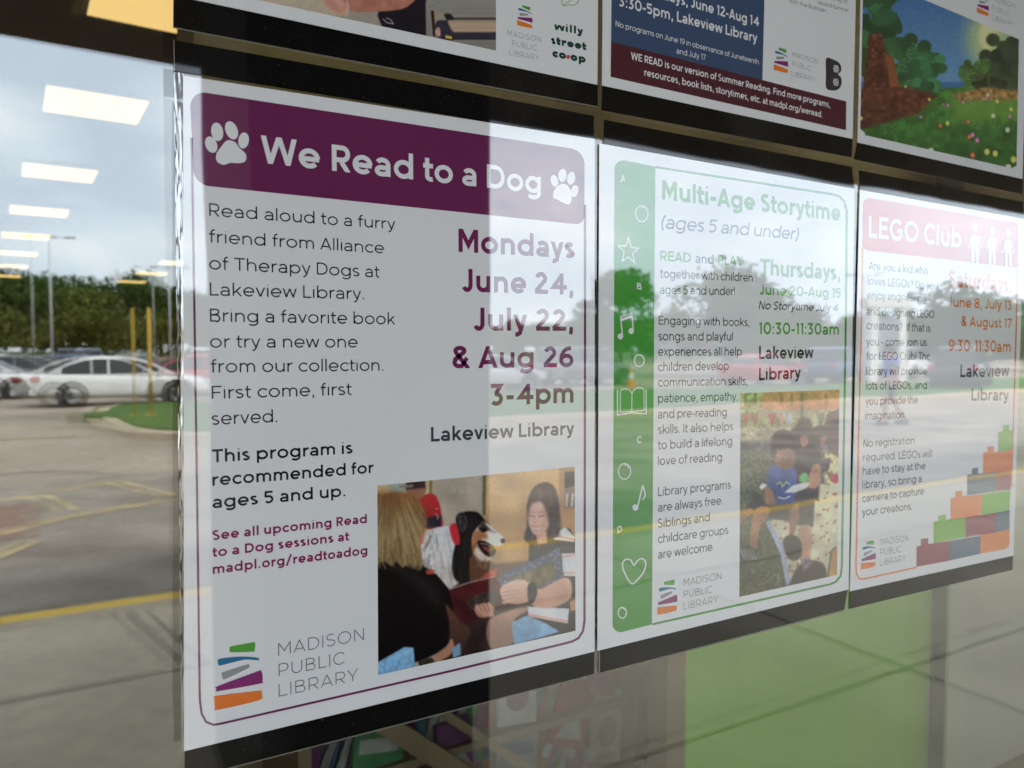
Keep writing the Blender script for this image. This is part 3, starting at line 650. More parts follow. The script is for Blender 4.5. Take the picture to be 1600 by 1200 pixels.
c.poly([(806, 290), (828, 258), (868, 262), (905, 290), (914, 350), (898, 400), (866, 430), (838, 428), (816, 396), (802, 345)], (218, 170, 152), 2.5, (198, 146, 128), 'x', smooth=True)
c.poly([(812, 290), (868, 268), (896, 290), (850, 300)], (226, 182, 164), 9, smooth=True); c.poly([(884, 300), (914, 330), (900, 400), (866, 430), (876, 380)], (176, 124, 108), 14, smooth=True, al=.5)
c.stroke([(852, 186), (862, 230), (860, 262)], 5, (168, 132, 116), .7, 1.5); c.poly([(800, 300), (812, 262), (850, 240), (862, 262), (830, 272), (812, 310), (806, 380)], (66, 48, 42), 5, smooth=True, al=.8); c.poly([(866, 258), (900, 270), (922, 330), (916, 400), (900, 330), (884, 286)], (60, 44, 40), 5, smooth=True, al=.8)
c.hair([(900, 260), (972, 260), (970, 440), (905, 450)], 60, lambda x, y: (math.sin(y * .06) * .5, 1), 90, 4, [(106, 84, 74), (36, 28, 28)], .35, 33); c.stroke([(812, 332), (836, 338)], 4, (92, 58, 52), .8); c.stroke([(858, 338), (886, 334)], 4, (92, 58, 52), .8); c.stroke([(808, 316), (836, 318)], 3, (112, 78, 66), .6); c.stroke([(858, 318), (892, 314)], 3, (112, 78, 66), .6)
c.stroke([(838, 340), (832, 368), (846, 374)], 3, (176, 120, 104), .8); c.poly([(828, 390), (846, 394), (872, 388), (862, 398), (844, 402)], (214, 190, 182), 2, smooth=True); c.stroke([(820, 382), (846, 390), (880, 380)], 3, (160, 84, 80), .8); c.stroke([(836, 410), (864, 404)], 3, (170, 96, 90), .8)
c.poly([(846, 430), (896, 410), (900, 470), (850, 476)], (196, 144, 124), 3); c.stroke([(832, 470), (860, 500), (868, 436)], 3, (214, 206, 200), .6)
# books, hands, arms
c.poly([(384, 712), (520, 668), (640, 636), (742, 770), (640, 806), (540, 850), (430, 880)], (84, 26, 30), 2, (62, 22, 28), var=.15, vs=40); c.stroke([(386, 708), (520, 662), (640, 634)], 5, (196, 176, 170), .8, 1)
c.poly([(500, 740), (600, 706), (690, 706), (640, 780), (520, 800)], (60, 48, 44), 5, var=.3, vs=22)
c.poly([(658, 642), (700, 604), (800, 566), (900, 520), (962, 488), (984, 648), (900, 684), (790, 692), (680, 694)], (84, 92, 120), 1.5, (98, 94, 104))
for i in range(150):
    x, y = c.rng.uniform(665, 975), c.rng.uniform(495, 690)
    if y > 642 - (x - 658) * .5 + 4 and (y < 690 - (x - 700) * .55 + 30 or x > 930): c.ell(x, y, 4, 3.5, (170, 176, 194), soft=1, al=.7)
c.poly([(724, 646), (800, 606), (926, 560), (940, 620), (900, 672), (780, 690)], (96, 86, 62), 4, (120, 102, 74), var=.3, vs=26)
c.poly([(820, 700), (880, 690), (980, 640), (1018, 660), (1016, 740), (950, 782), (880, 790), (822, 770)], (216, 166, 142), 3, (186, 132, 110), smooth=True)
c.poly([(670, 690), (716, 660), (770, 654), (816, 670), (836, 710), (818, 752), (770, 770), (706, 764), (672, 728)], (220, 172, 150), 2.5, (192, 138, 118), smooth=True)
for k in range(4):
    c.stroke([(676 + k * 3, 704 + k * 19), (706, 698 + k * 19), (752, 690 + k * 19)], 15, (214 - 6 * k, 166 - 5 * k, 146 - 5 * k), .95, 1.5); c.stroke([(676 + k * 3, 713 + k * 19), (712, 707 + k * 19), (756, 700 + k * 19)], 3, (138, 88, 74), .75, 1)
c.stroke([(712, 674), (752, 656), (790, 660)], 15, (222, 176, 154), .9, 2)
c.poly([(806, 676), (838, 668), (850, 716), (828, 764), (806, 750)], (30, 30, 34), 1.5, smooth=True)
c.poly([(542, 790), (580, 768), (624, 770), (640, 800), (610, 832), (560, 832)], (206, 152, 130), 2, (172, 116, 98), smooth=True)
for k in range(4):
    c.stroke([(552 + k * 20, 778 - 4 * k), (566 + k * 19, 800 - 2 * k), (592 + k * 13, 826)], 13, (204 - 5 * k, 152 - 5 * k, 130 - 4 * k), .95, 1.5); c.stroke([(561 + k * 20, 776 - 4 * k), (576 + k * 19, 800 - 2 * k), (600 + k * 13, 824)], 3, (96, 56, 48), .8, 1)
c.poly([(616, 846), (700, 806), (790, 784), (800, 806), (740, 850), (736, 960), (640, 1000), (600, 930)], (172, 128, 108), 4, (130, 94, 80), smooth=True)
c.poly([(724, 862), (800, 826), (900, 868), (962, 906), (850, 940), (738, 972)], (126, 170, 206), 2.5, (96, 142, 186), var=.08, vs=20)
c.poly([(1010, 760), (1045, 740), (1045, 800), (1014, 806)], (180, 130, 90), 2)
# woman in the foreground: blond hair, black top
blk = [(40, 545), (120, 528), (210, 545), (275, 585), (335, 632), (385, 700), (412, 790), (424, 880), (416, 950), (360, 1010), (300, 1040), (240, 1060), (40, 1120)]
blk[0:9] = [(30, 500), (60, 500), (200, 520), (285, 580), (356, 626), (412, 692), (438, 790), (446, 890), (428, 956)]
c.poly(blk, (24, 21, 21), 3, (13, 11, 12)); c.poly([(150, 600), (250, 590), (340, 680), (390, 800), (330, 760), (230, 660)], (38, 34, 34), 18, al=.7); c.stroke([(120, 640), (200, 760), (230, 920)], 8, (10, 9, 9), .7, 4)
c.poly([(400, 770), (470, 850), (520, 900), (500, 960), (470, 1010), (420, 960), (416, 860)], (96, 60, 46), 4, (60, 40, 34), smooth=True)
c.poly([(330, 1040), (400, 980), (428, 940), (440, 985), (410, 1030), (345, 1052)], (168, 116, 92), 3, smooth=True)
c.poly([(40, 1070), (130, 1020), (196, 982), (240, 984), (248, 1076), (40, 1135)], (120, 172, 212), 2, (96, 146, 190), var=.12, vs=14); c.stroke([(196, 990), (150, 1100)], 4, (80, 120, 160), .6, 1); c.stroke([(222, 1000), (186, 1090)], 3, (168, 204, 232), .6, 1)
c.poly([(262, 1050), (330, 1034), (346, 1056), (270, 1080)], (44, 42, 34), 1.5, var=.5, vs=6); c.poly([(430, 990), (470, 960), (474, 1020), (436, 1036)], (110, 146, 178), 2.5)
har = [(30, 250), (90, 228), (150, 220), (210, 226), (258, 250), (290, 300), (305, 350), (300, 400), (280, 440), (270, 480), (282, 530), (276, 604), (258, 572), (240, 598), (214, 566), (186, 588), (158, 560), (128, 580), (96, 556), (64, 572), (30, 560)]
c.poly(har, (138, 94, 50), 2.5, (126, 104, 66), smooth=True)
c.poly([(30, 330), (120, 300), (220, 320), (290, 380), (276, 470), (180, 500), (30, 500)], (162, 138, 88), 26, smooth=True, al=.8); c.poly([(30, 236), (150, 218), (258, 250), (290, 310), (200, 280), (90, 282), (30, 300)], (150, 96, 48), 14, smooth=True, al=.8)
c.poly([(30, 220), (150, 205), (270, 240), (320, 340), (300, 400), (200, 340), (30, 350)], (92, 60, 30), 30, smooth=True, al=.28)
flow = lambda x, y: ((x - 120) * .0045 * (1 - (y - 240) / 420), .9)
c.hair(har, 260, flow, 170, 9, [(150, 122, 78), (124, 92, 54), (84, 62, 38), (168, 144, 98)], .28, 9); c.hair(har, 130, flow, 150, 3.5, [(190, 166, 120), (76, 54, 32), (170, 146, 100)], .28, 10)
for i in range(46):
    x = 34 + i * 5.4; y = 520 + c.rng.uniform(0, 22); l = c.rng.uniform(30, 74); c.stroke([(x, y), (x + .08 * l, y + l * .55), (x + .26 * l, y + l)], c.rng.uniform(2.5, 5.5), [(150, 122, 80), (112, 86, 54), (178, 152, 106), (76, 56, 36)][i % 4], .75)
c.poly([(120, 230), (170, 222), (150, 330), (100, 420), (96, 330)], (110, 72, 40), 12, smooth=True, al=.35)
c.poly([(276, 425), (296, 418), (288, 470), (272, 480)], (176, 110, 88), 2)
c.poly([(298, 604), (345, 600), (340, 622), (306, 624)], (180, 60, 52), 2)
c.a *= (1 + .16 * (c.noise(90, 21) - .5)[..., None]); c.soften(1.7); c.grain(.05, 4)
picture('photo_print', c, [(589.6, 758.6), (897.8, 729.3), (899.3, 985.6), (590.9, 1055)], (570, 700), 3.1575, L1, p1)
settle(p1)

# --- poster 2: storytime
q2 = [(936.5, 224), (1335.3, 295), (1326, 921), (933.4, 1017)]
p2 = poster('white poster with green side strip of doodles, for Multi-Age Storytime', q2)
sheet('paper', q2, PY, PAPER, p2)
sp = Ink('s', L1); sp.poly(rounded([(960.5, 247.5), (1024, 260.6), (1018.6, 975.6), (957, 991.5)], [17, 0, 0, 17])); sp.build('side_strip', [GREENP], p2)
bl = Ink('b', L1); bl.line([(1024, 261), (1300, 303.4), (1311, 306.5), (1319, 314), (1323.3, 330), (1322, 480), (1315.4, 886), (1313.5, 900), (1306, 909), (1298, 912.6), (1019, 975.6)], 3.2); bl.build('border_line', [GREENP], p2)
ic = Ink('i', L2)
for cx, cy, rx, ry in ((1002.7, 333.7, 9.6, 12.5), (999, 563.3, 7.6, 9.4), (975.8, 736.4, 9.6, 12.2), (972.4, 957.4, 6.4, 8.4)):
    ic = Ink('i', L2); ic.line(ellpts(cx, cy, rx, ry, 0, 26), 1.7, True); ic.line(ellpts(cx, cy, rx * .82, ry * .84, 0, 26)[19:25], 1.1); ic.build('bubble_icon', [WHITE], p2)
ic = Ink('i', L2)
st_ = [(981.7 + (17 if i % 2 == 0 else 7.2) * math.sin(i * math.pi / 5) * .97, 392.5 + i * 0 - (21 if i % 2 == 0 else 8.6) * math.cos(i * math.pi / 5) + math.sin(i * math.pi / 5) * 2) for i in range(10)]
ic.line(st_, 1.9, True); ic.build('star_icon', [WHITE], p2); ic = Ink('i', L2)
ic.ell(969.3, 525.6, 4.3, 4.8); ic.ell(986.3, 517.3, 4.3, 4.8); ic.line([(972.6, 524), (969.6, 495), (987.2, 489), (989.6, 517)], 2.0); ic.line([(970, 500), (987.6, 494)], 4.5); ic.build('music_note_icon', [WHITE], p2); ic = Ink('i', L2)
ic.line([(964.8, 609), (964.8, 648.5), (987, 645), (1009.7, 646.5), (1009.5, 608.5)], 1.9); ic.line([(969, 611), (969.3, 644), (986.5, 643)], 1.3); ic.line([(1006, 608.5), (1006.5, 641.5), (988, 643)], 1.3)
ic.line(spline([(969, 610), (976, 607.6), (983, 609), (987.4, 613.5), (992, 608), (999, 605.8), (1006, 608)], False, 5), 1.6); ic.line([(987.4, 613), (987.2, 644)], 1.4); ic.build('open_book_icon', [WHITE], p2); ic = Ink('i', L2)
ic.ell(992.8, 793, 4.6, 5, -20); ic.line([(996.4, 791.5), (1004.2, 758.5)], 2.0); ic.line(spline([(1004.2, 758.5), (1006.8, 767), (1008, 775), (1003.4, 781)], False, 5), 2.0); ic.build('music_note_icon', [WHITE], p2); ic = Ink('i', L2)
ic.line(spline([(986.5, 912), (976, 895), (972.5, 882), (977, 874.5), (985, 875), (990.8, 883), (996, 876), (1004, 873), (1009, 880), (1006, 893), (997, 905)], True, 6), 2.3, True)
ic.build('heart_icon', [WHITE], p2)
for ln_ in (("A", 968.8, 285.3, 977.2, 283.3, 11), ("B", 995, 451.5, 1002.6, 452.5, 10), ("C", 995.2, 692.6, 1002.6, 692.4, 11), ("D", 964.4, 833.5, 972, 831, 10.5)): text('side_letter', [ln_], WHITE, p2, L2, 0.2)
text('title_text', [("Multi-Age Storytime", 1035, 311.4, 1313.2, 345.2, 30.3)], GREEN, p2, L1, 0.20)
text('subtitle_text', [("(ages 5 and under)", 1032.5, 356.5, 1247, 374.5, 21.5)], LILAC, p2, L1, 0.125, 0, 0.2)
for ln_ in (("READ", 1032, 407, 1079.6, 410.4, 15.6), ("PLAY", 1122.4, 413.4, 1160.5, 415.4, 15.4)): text('highlight_text', [ln_], GREEN, p2, L1, 0.165)
text('and_text', [("and", 1086.7, 410.9, 1115, 412.9, 15)], LILAC, p2, L1, 0.165)
text('body_text', [("together with children", 1031.6, 434, 1176, 440.2, 14.2), ("ages 5 and under!", 1031, 459.2, 1148.4, 461.4, 14), ("Engaging with books,", 1029.3, 507.2, 1171, 509.8, 14), ("songs and playful", 1028.7, 532, 1145, 532.2, 14.2),
    ("experiences all help", 1028.3, 556, 1159, 555.5, 14.2), ("children develop", 1028.2, 580, 1138.7, 578, 14.2), ("communication skills,", 1028, 604, 1168, 601.6, 14.2), ("patience, empathy,", 1028, 629.2, 1153, 625.4, 14.2),
    ("and pre-reading", 1028, 654, 1135.5, 650.2, 14.2), ("skills. It also helps", 1028, 678, 1146, 672.4, 14.2), ("to build a lifelong", 1028, 702.4, 1144, 695.4, 14.2), ("love of reading.", 1028, 727, 1131, 720.2, 14.2),
    ("Library programs", 1028, 775.4, 1142, 763.4, 14.2), ("are always free.", 1028, 799.8, 1129.5, 788, 14), ("Siblings and", 1028, 824.8, 1109, 814.2, 14), ("childcare groups", 1028, 849, 1138, 834, 14), ("are welcome.", 1028, 873.4, 1115.6, 860, 14)], DKGREY, p2, L1, 0.128)
text('date_text', [("Thursdays,", 1188, 430, 1313, 437.4, 26), ("June 20-Aug 15", 1187, 460.2, 1313.7, 465.6, 16.5), ("10:30-11:30am", 1186, 522.2, 1310.6, 523, 19)], GREEN, p2, L1, 0.19)
text('note_text', [("No Storytime July 4", 1185.5, 483, 1309, 487.3, 13)], BLACK, p2, L1, 0.15, 0, 0.2)
text('place_text', [("Lakeview", 1186, 561, 1271, 559.8, 20), ("Library", 1186, 594.4, 1251, 591, 19.6)], BLACK, p2, L1, 0.19)
logo(p2, (1027, 1058, 911, 961), [("MADISON", 1068.3, 915.8, 1127, 904.8, 11), ("PUBLIC", 1068.3, 934.2, 1113, 925.8, 11), ("LIBRARY", 1068, 952.6, 1122.4, 941.2, 11)])
c = Canvas(640, 1200, 0.75, (96, 98, 76))
c.poly([(0, 60), (640, 60), (640, 240), (0, 240)], (176, 150, 112), 3, (150, 140, 110), var=.08, vs=40)
c.poly([(40, 95), (640, 85), (640, 190), (200, 190), (40, 160)], (190, 122, 82), 4, var=.1, vs=30); c.poly([(55, 110), (160, 105), (150, 220), (55, 230)], (150, 160, 100), 6, var=.3, vs=14)
for x in (70, 120, 250, 300, 350, 470): c.poly([(x, 110), (x + 14, 110), (x + 14, 170), (x, 170)], (112, 66, 44), 2, al=.6)
c.poly([(40, 235), (640, 215), (640, 300), (40, 330)], (150, 152, 104), 6, var=.15, vs=30); c.poly([(40, 290), (640, 270), (640, 380), (40, 390)], (168, 154, 122), 6, var=.2, vs=24); c.poly([(40, 345), (300, 330), (300, 410), (40, 420)], (92, 90, 88), 8, var=.2, vs=20)
c.stroke([(40, 215), (200, 205), (360, 200), (560, 185)], 2, (170, 160, 150)); c.poly([(350, 165), (364, 165), (364, 240), (350, 240)], (84, 98, 74), 2)
for x, k in ((60, (164, 96, 80)), (105, (160, 104, 84)), (190, (176, 62, 60)), (238, (190, 150, 120)), (272, (150, 150, 160)), (430, (96, 104, 76)), (478, (88, 100, 76))): c.poly([(x, 212), (x + 40, 208), (x + 20, 282)], k, 2)
c.poly([(40, 400), (640, 400), (640, 1200), (40, 1200)], (84, 92, 64), 8, (66, 68, 46), var=.3, vs=9); c.grain(.2, 4)
c.poly([(180, 745), (250, 720), (300, 700), (420, 560), (640, 540), (640, 1200), (300, 1060), (250, 880)], (196, 186, 150), 3, (176, 172, 148), var=.06, vs=30)
for i in range(120):
    x, y = c.rng.uniform(200, 600), c.rng.uniform(600, 1040)
    if x > 200 + (y - 745) * .35: c.ell(x, y, 5, 9, (150, 74, 56), c.rng.uniform(0, 90), soft=1, al=.8)
c.poly([(176, 744), (196, 740), (262, 850), (272, 900), (304, 1050), (280, 1060), (250, 900)], (150, 160, 190), 2)
c.poly([(470, 400), (640, 390), (640, 560), (470, 560)], (190, 170, 110), 4, var=.5, vs=14); c.ell(520, 530, 24, 24, (180, 50, 60), soft=2); c.poly([(455, 440), (500, 430), (490, 490), (455, 500)], (50, 44, 60), 3)
c.poly([(478, 230), (520, 195), (640, 180), (640, 400), (480, 390)], (66, 48, 44), 4, smooth=True); c.ell(450, 330, 28, 40, (150, 104, 78), soft=2); c.ell(450, 295, 34, 30, (50, 38, 34), soft=3); c.poly([(432, 370), (480, 365), (490, 400), (430, 400)], (120, 116, 130), 3, var=.3, vs=8)
c.poly([(296, 300), (330, 270), (420, 280), (446, 330), (450, 450), (440, 640), (320, 640), (300, 420)], (56, 48, 54), 3, (44, 38, 42), var=.25, vs=16); c.poly([(332, 280), (345, 236), (372, 228), (400, 244), (408, 300), (400, 370), (350, 380), (330, 330)], (48, 38, 36), 3, smooth=True); c.poly([(350, 320), (385, 318), (390, 350), (372, 378), (350, 360)], (146, 104, 84), 3, smooth=True)
c.poly([(410, 470), (446, 460), (446, 560), (400, 580), (385, 550)], (168, 112, 80), 3, smooth=True)
c.poly([(176, 560), (200, 480), (240, 455), (320, 470), (330, 560), (320, 640), (300, 662), (200, 660)], (58, 84, 150), 3, (46, 68, 126), var=.12, vs=20, smooth=True); c.stroke([(232, 560), (250, 545), (262, 570), (280, 545), (296, 560)], 5, (190, 200, 120)); c.stroke([(240, 622), (270, 630), (298, 618)], 6, (206, 210, 214))
c.poly([(228, 420), (250, 400), (316, 400), (322, 450), (300, 482), (255, 480), (232, 460)], (150, 100, 72), 3, smooth=True)
ch = [(205, 370), (212, 320), (240, 292), (280, 290), (310, 310), (318, 360), (312, 410), (280, 420), (240, 420), (210, 430)]
c.poly(ch, (44, 34, 30), 5, smooth=True); c.hair(ch, 160, lambda x, y: (math.sin(x * .3 + y * .2), math.cos(y * .3)), 18, 4, [(76, 58, 48), (28, 22, 22), (96, 76, 62)], .5, 3)
c.poly([(268, 600), (310, 565), (370, 548), (400, 552), (380, 578), (320, 600)], (196, 194, 192), 2); c.poly([(345, 545), (350, 512), (372, 500), (388, 516), (386, 545)], (76, 160, 76), 2, smooth=True)
c.poly([(172, 570), (210, 590), (236, 690), (216, 720), (186, 690)], (140, 94, 70), 3, smooth=True)
c.poly([(140, 600), (180, 660), (310, 655), (345, 640), (420, 640), (412, 770), (340, 760), (300, 740), (220, 730), (140, 700), (60, 700)], (46, 40, 42), 3, var=.2, vs=18); c.poly([(146, 574), (160, 552), (186, 560), (160, 588)], (214, 212, 206), 2)
c.poly([(40, 770), (40, 690), (100, 674), (126, 690), (80, 730)], (150, 104, 78), 3); c.poly([(122, 690), (190, 670), (196, 700), (150, 780), (132, 880), (98, 870)], (166, 108, 74), 3, (150, 96, 68), smooth=True)
c.poly([(298, 680), (340, 640), (346, 720), (316, 810), (292, 810)], (132, 88, 66), 3); c.poly([(345, 770), (400, 765), (405, 850), (392, 930), (352, 940), (340, 860)], (192, 146, 120), 3, (170, 120, 96), smooth=True)
c.poly([(40, 880), (90, 858), (132, 880), (126, 910), (80, 940), (40, 930)], (40, 38, 42), 2)
for k in range(5): c.stroke([(56 + k * 14, 880), (74 + k * 14, 930)], 4, (206, 204, 204), .9, 1)
c.poly([(262, 840), (300, 808), (346, 830), (356, 900), (330, 934), (288, 920)], (52, 44, 44), 3, smooth=True); c.stroke([(268, 838), (336, 850)], 4, (120, 112, 110))
c.poly([(300, 1040), (340, 960), (400, 935), (460, 950), (480, 1020), (440, 1060), (300, 1070)], (66, 54, 52), 4, smooth=True); c.poly([(350, 930), (392, 920), (410, 950), (370, 990)], (104, 92, 104), 3, var=.3, vs=6)
c.poly([(480, 1080), (500, 890), (520, 868), (560, 870), (560, 1080)], (178, 134, 70), 2); c.stroke([(482, 1040), (502, 890), (522, 868)], 7, (74, 58, 50))
c.stroke([(215, 1010), (245, 1000), (240, 1040), (225, 1050), (255, 1060)], 5, (140, 136, 116), .7)
c.poly([(228, 395), (250, 380), (312, 384), (318, 440), (296, 478), (256, 478), (234, 450)], (150, 104, 78), 4, (112, 74, 54), 'y', smooth=True); c.hair([(205, 370), (240, 300), (310, 310), (316, 392), (270, 388), (236, 400), (212, 425)], 90, lambda x, y: (math.sin(x * .3 + y * .2), math.cos(y * .3)), 16, 5, [(64, 48, 40), (30, 24, 22)], .7, 4)
for x_, y_ in ((262, 428), (292, 430)): c.stroke([(x_ - 8, y_), (x_ + 8, y_ + 1)], 4, (60, 38, 30), .8, 1)
c.stroke([(266, 458), (288, 458)], 4, (110, 60, 50), .7, 1); c.stroke([(278, 434), (274, 446)], 4, (104, 66, 50), .6, 1)
c.a *= (1 + .3 * (c.noise(60, 31) - .5)[..., None]); c.soften(1.7); c.grain(.08, 5, 9)
picture('photo_print', c, [(1157.2, 614.4), (1311.6, 608.8), (1308, 898.4), (1155.2, 932.8)], (1140, 580), 3.16, L1, p2)
settle(p2)

# --- poster 3: block building club
q3 = [(1343.5, 296.5), (1600.5, 342), (1583.6, 868), (1328, 924)]
p3 = poster('white poster with red banner and a staircase of coloured blocks', q3)
sheet('paper', q3, PY, PAPER, p3)
hb = Ink('h', L1); hb.poly(rounded([(1349, 307.5), (1592, 348.5), (1590, 418.5), (1347.6, 390.5)], [12, 9, 7, 10])); hb.build('header_panel', [RED], p3)
text('title_text', [("LEGO Club", 1356.8, 370.8, 1501.5, 387.4, 34.5)], WHITE, p3, L2, 0.19)
fg = Ink('f', L2)
for cx, y0, y1, hw in ((1523.6, 347.5, 411.5, 10), (1550, 352, 415, 9.6), (1575.4, 356, 417.4, 9.2)):
    H = y1 - y0
    fg.ell(cx, y0 + H * .13, hw * .42, H * .115)
    fg.poly(rounded([(cx - hw * .60, y0 + H * .30), (cx + hw * .60, y0 + H * .315), (cx + hw * .66, y0 + H * .66), (cx - hw * .66, y0 + H * .65)], 2))
    for sgn in (-1, 1): fg.poly(rounded([(cx + sgn * hw * .62, y0 + H * .31), (cx + sgn * hw * .84, y0 + H * .36), (cx + sgn * hw * 1.02, y0 + H * .64), (cx + sgn * hw * .84, y0 + H * .66)], 1))
    for sgn in (-1, 1): fg.poly(rounded([(cx + sgn * hw * .05, y0 + H * .66), (cx + sgn * hw * .62, y0 + H * .665), (cx + sgn * hw * .56, y1), (cx + sgn * hw * .12, y1 - .4)], 1))
fg.build('child_figures', [WHITE], p3)
bl = Ink('b', L1); bl.line([(1348.2, 386), (1346.6, 480), (1342.6, 640), (1338, 860), (1337.6, 882), (1338.4, 897), (1342.5, 904), (1350, 904.6), (1432, 886.6)], 2.4); bl.build('border_line', [ORANGE], p3); bl = Ink('b', L1); bl.line([(1590.6, 412), (1587.6, 520), (1584.2, 640), (1580.5, 760)], 2.2); bl.build('border_line', [ORANGE], p3)
text('body_text', [("Are you a kid who", 1357.6, 421, 1449.8, 429, 13), ("loves LEGOs? Do you", 1356, 444.5, 1465, 453.3, 13), ("enjoy engineering", 1355, 467, 1446.5, 471.8, 13), ("and designing LEGO", 1354, 492.5, 1459.5, 497, 13.2), ("creations?  If that is", 1354, 514.4, 1453.8, 518.8, 13.2),
    ("you - come join us", 1353.5, 540.2, 1447.8, 540.6, 13.2), ("for LEGO Club! The", 1354, 562.6, 1453.6, 562.6, 13.2), ("library will provide", 1353, 586.6, 1448, 585.2, 13.2), ("lots of LEGOs, and", 1352.6, 609, 1448.4, 607.6, 13.2), ("you provide the", 1352.2, 633, 1434, 630.6, 13), ("imagination.", 1351.6, 656, 1415, 653.6, 13),
    ("No registration", 1349.2, 698.8, 1429, 693.8, 12.4), ("required. LEGOs will", 1348.7, 720.6, 1455.7, 714.4, 12.4), ("have to stay at the", 1348, 742.2, 1446, 733, 12.4), ("library, so bring a", 1347.5, 763.8, 1440, 753.2, 12.4), ("camera to capture", 1347, 785, 1443.7, 772.6, 12.4), ("your creations.", 1347, 806.2, 1425, 796.4, 12.4)], DKGREY, p3, L1, 0.132)
text('date_text', [("Saturdays,", 1482.6, 447.6, 1580.7, 456, 25)], RED, p3, L1, 0.18)
text('dates_text', [("June 8, July 13", 1481.7, 479, 1581, 484.6, 16), ("& August 17", 1502, 509.4, 1581, 513, 16), ("9:30-11:30am", 1482, 548.7, 1579, 550, 18.5)], ORANGE, p3, L1, 0.175)
text('place_text', [("Lakeview", 1500.5, 589.5, 1576.8, 588.4, 20), ("Library", 1518, 626, 1576, 626, 19.4)], DKGREY, p3, L1, 0.185)
logo(p3, (1345.4, 1368, 848, 890), [("MADISON", 1376, 851.2, 1419, 845, 9.6), ("PUBLIC", 1375.5, 867.2, 1408, 862.6, 9.6), ("LIBRARY", 1375, 884.2, 1415, 876.4, 9.6)])
bk = Ink('k', L1); Zq = lambda pts: [(1320 + x / 4, 640 + y / 4) for x, y in pts]
for mi, pts in ((0, [(448, 855), (475, 850), (475, 808), (522, 802), (522, 840), (655, 820), (650, 945), (448, 983)]), (1, [(655, 820), (850, 788), (848, 900), (650, 945)]), (2, [(850, 778), (1030, 745), (1030, 830), (1022, 858), (1005, 872), (848, 900)]),
    (3, [(555, 700), (585, 695), (585, 662), (632, 655), (632, 688), (755, 670), (755, 798), (555, 834)]), (0, [(755, 668), (945, 640), (945, 768), (755, 798)]), (1, [(945, 640), (1030, 627), (1030, 745), (945, 768)]),
    (2, [(662, 555), (692, 549), (692, 512), (735, 505), (735, 542), (858, 528), (855, 660), (662, 688)]), (3, [(858, 528), (1035, 503), (1030, 627), (855, 660)]),
    (1, [(765, 408), (795, 402), (795, 368), (833, 362), (833, 400), (945, 388), (945, 510), (765, 534)]), (0, [(945, 388), (1040, 375), (1037, 500), (945, 510)]),
    (2, [(865, 270), (892, 265), (892, 232), (932, 228), (932, 265), (1047, 250), (1043, 375), (865, 398)]), (3, [(960, 140), (990, 135), (990, 98), (1028, 95), (1028, 133), (1050, 130), (1047, 250), (960, 264)])): bk.poly(Zq(pts), mi)
bk.build('block_stairs', [BLOCKP, BLOCKB, BLOCKO, BLOCKG], p3)
settle(p3)

# --- poster A (upper left, cut by the frame)
qA = [(264, -1000), (939, -640), (933.5, 132.4), (275, -6.5)]
pA = poster('upper poster with a photo of an arm and shelves and co-op logo', qA)
sheet('paper', qA, PY, PAPER, pA)
c = Canvas(1000, 420, 0.9, (150, 140, 128))       # zoomed 4x from (460,-25)
c.poly([(0, 0), (120, 0), (320, 110), (330, 200), (0, 200)], (176, 160, 138), 4)
c.poly([(760, -10), (900, -10), (860, 330), (760, 330)], (150, 148, 140), 3); c.poly([(820, 0), (1100, 0), (1100, 420), (800, 420)], (142, 140, 132), 3, (120, 116, 108))
c.poly([(852, 165), (1015, 200), (1030, 362), (866, 325)], (150, 138, 120), 2); c.poly([(852, 165), (872, 168), (884, 330), (866, 325)], (60, 34, 34), 1.5); c.poly([(884, 240), (930, 226), (980, 240), (1000, 350), (890, 330)], (54, 48, 62), 3, smooth=True); c.poly([(935, 190), (975, 188), (1000, 220), (960, 230)], (40, 36, 42), 4, smooth=True); c.poly([(880, 290), (905, 270), (912, 320), (886, 324)], (190, 150, 140), 4, smooth=True); c.poly([(960, 230), (1010, 240), (1016, 300), (985, 290)], (176, 150, 122), 4, smooth=True); c.poly([(945, 320), (985, 328), (985, 345), (945, 338)], (190, 170, 40), 1)
c.poly([(1040, 90), (1130, 100), (1120, 430), (1060, 400)], (166, 104, 54), 2, (150, 92, 50)); c.poly([(1120, 90), (1300, 90), (1300, 170), (1120, 150)], (196, 194, 188), 2); c.poly([(1130, 300), (1260, 320), (1260, 460), (1130, 420)], (196, 128, 88), 2); c.poly([(1150, 330), (1230, 345), (1220, 380), (1150, 366)], (210, 170, 70), 4, smooth=True); c.poly([(1160, 385), (1240, 392), (1230, 420), (1150, 412)], (150, 70, 60), 4)
c.poly([(560, -40), (860, -40), (820, 120), (824, 340), (560, 300), (520, 200)], (34, 30, 38), 3, var=.1, vs=30); c.stroke([(555, 218), (575, 240), (620, 250), (600, 222), (575, 212)], 4, (190, 188, 190))
c.poly([(40, 40), (110, 20), (180, 80), (250, 130), (330, 160), (420, 175), (560, 170), (690, 150), (770, 80), (820, 0), (820, -60), (560, -60), (330, 60), (180, 20), (100, -60), (20, -60)], (186, 122, 100), 4, (166, 104, 86), var=.08, vs=40, smooth=True)
c.poly([(170, 60), (240, 60), (330, 130), (330, 190), (250, 180), (190, 130)], (196, 140, 122), 5, smooth=True)
for k in range(4): c.stroke([(176 + k * 22, 70 + 12 * k), (200 + k * 24, 110 + 14 * k), (236 + k * 20, 160 + 8 * k)], 4, (140, 90, 76), .6, 1)
c.stroke([(330, 100), (338, 150), (330, 200)], 12, (196, 176, 160), .8, 2); c.stroke([(330, 100), (340, 150), (332, 200)], 3, (140, 120, 108), .8, 1)
c.soften(1.6); c.grain(.06, 6)
picture('photo_print', c, [(340, -120), (775, -40), (775, 79), (340, -13.5)], (460, -25), 4, L1, pA)
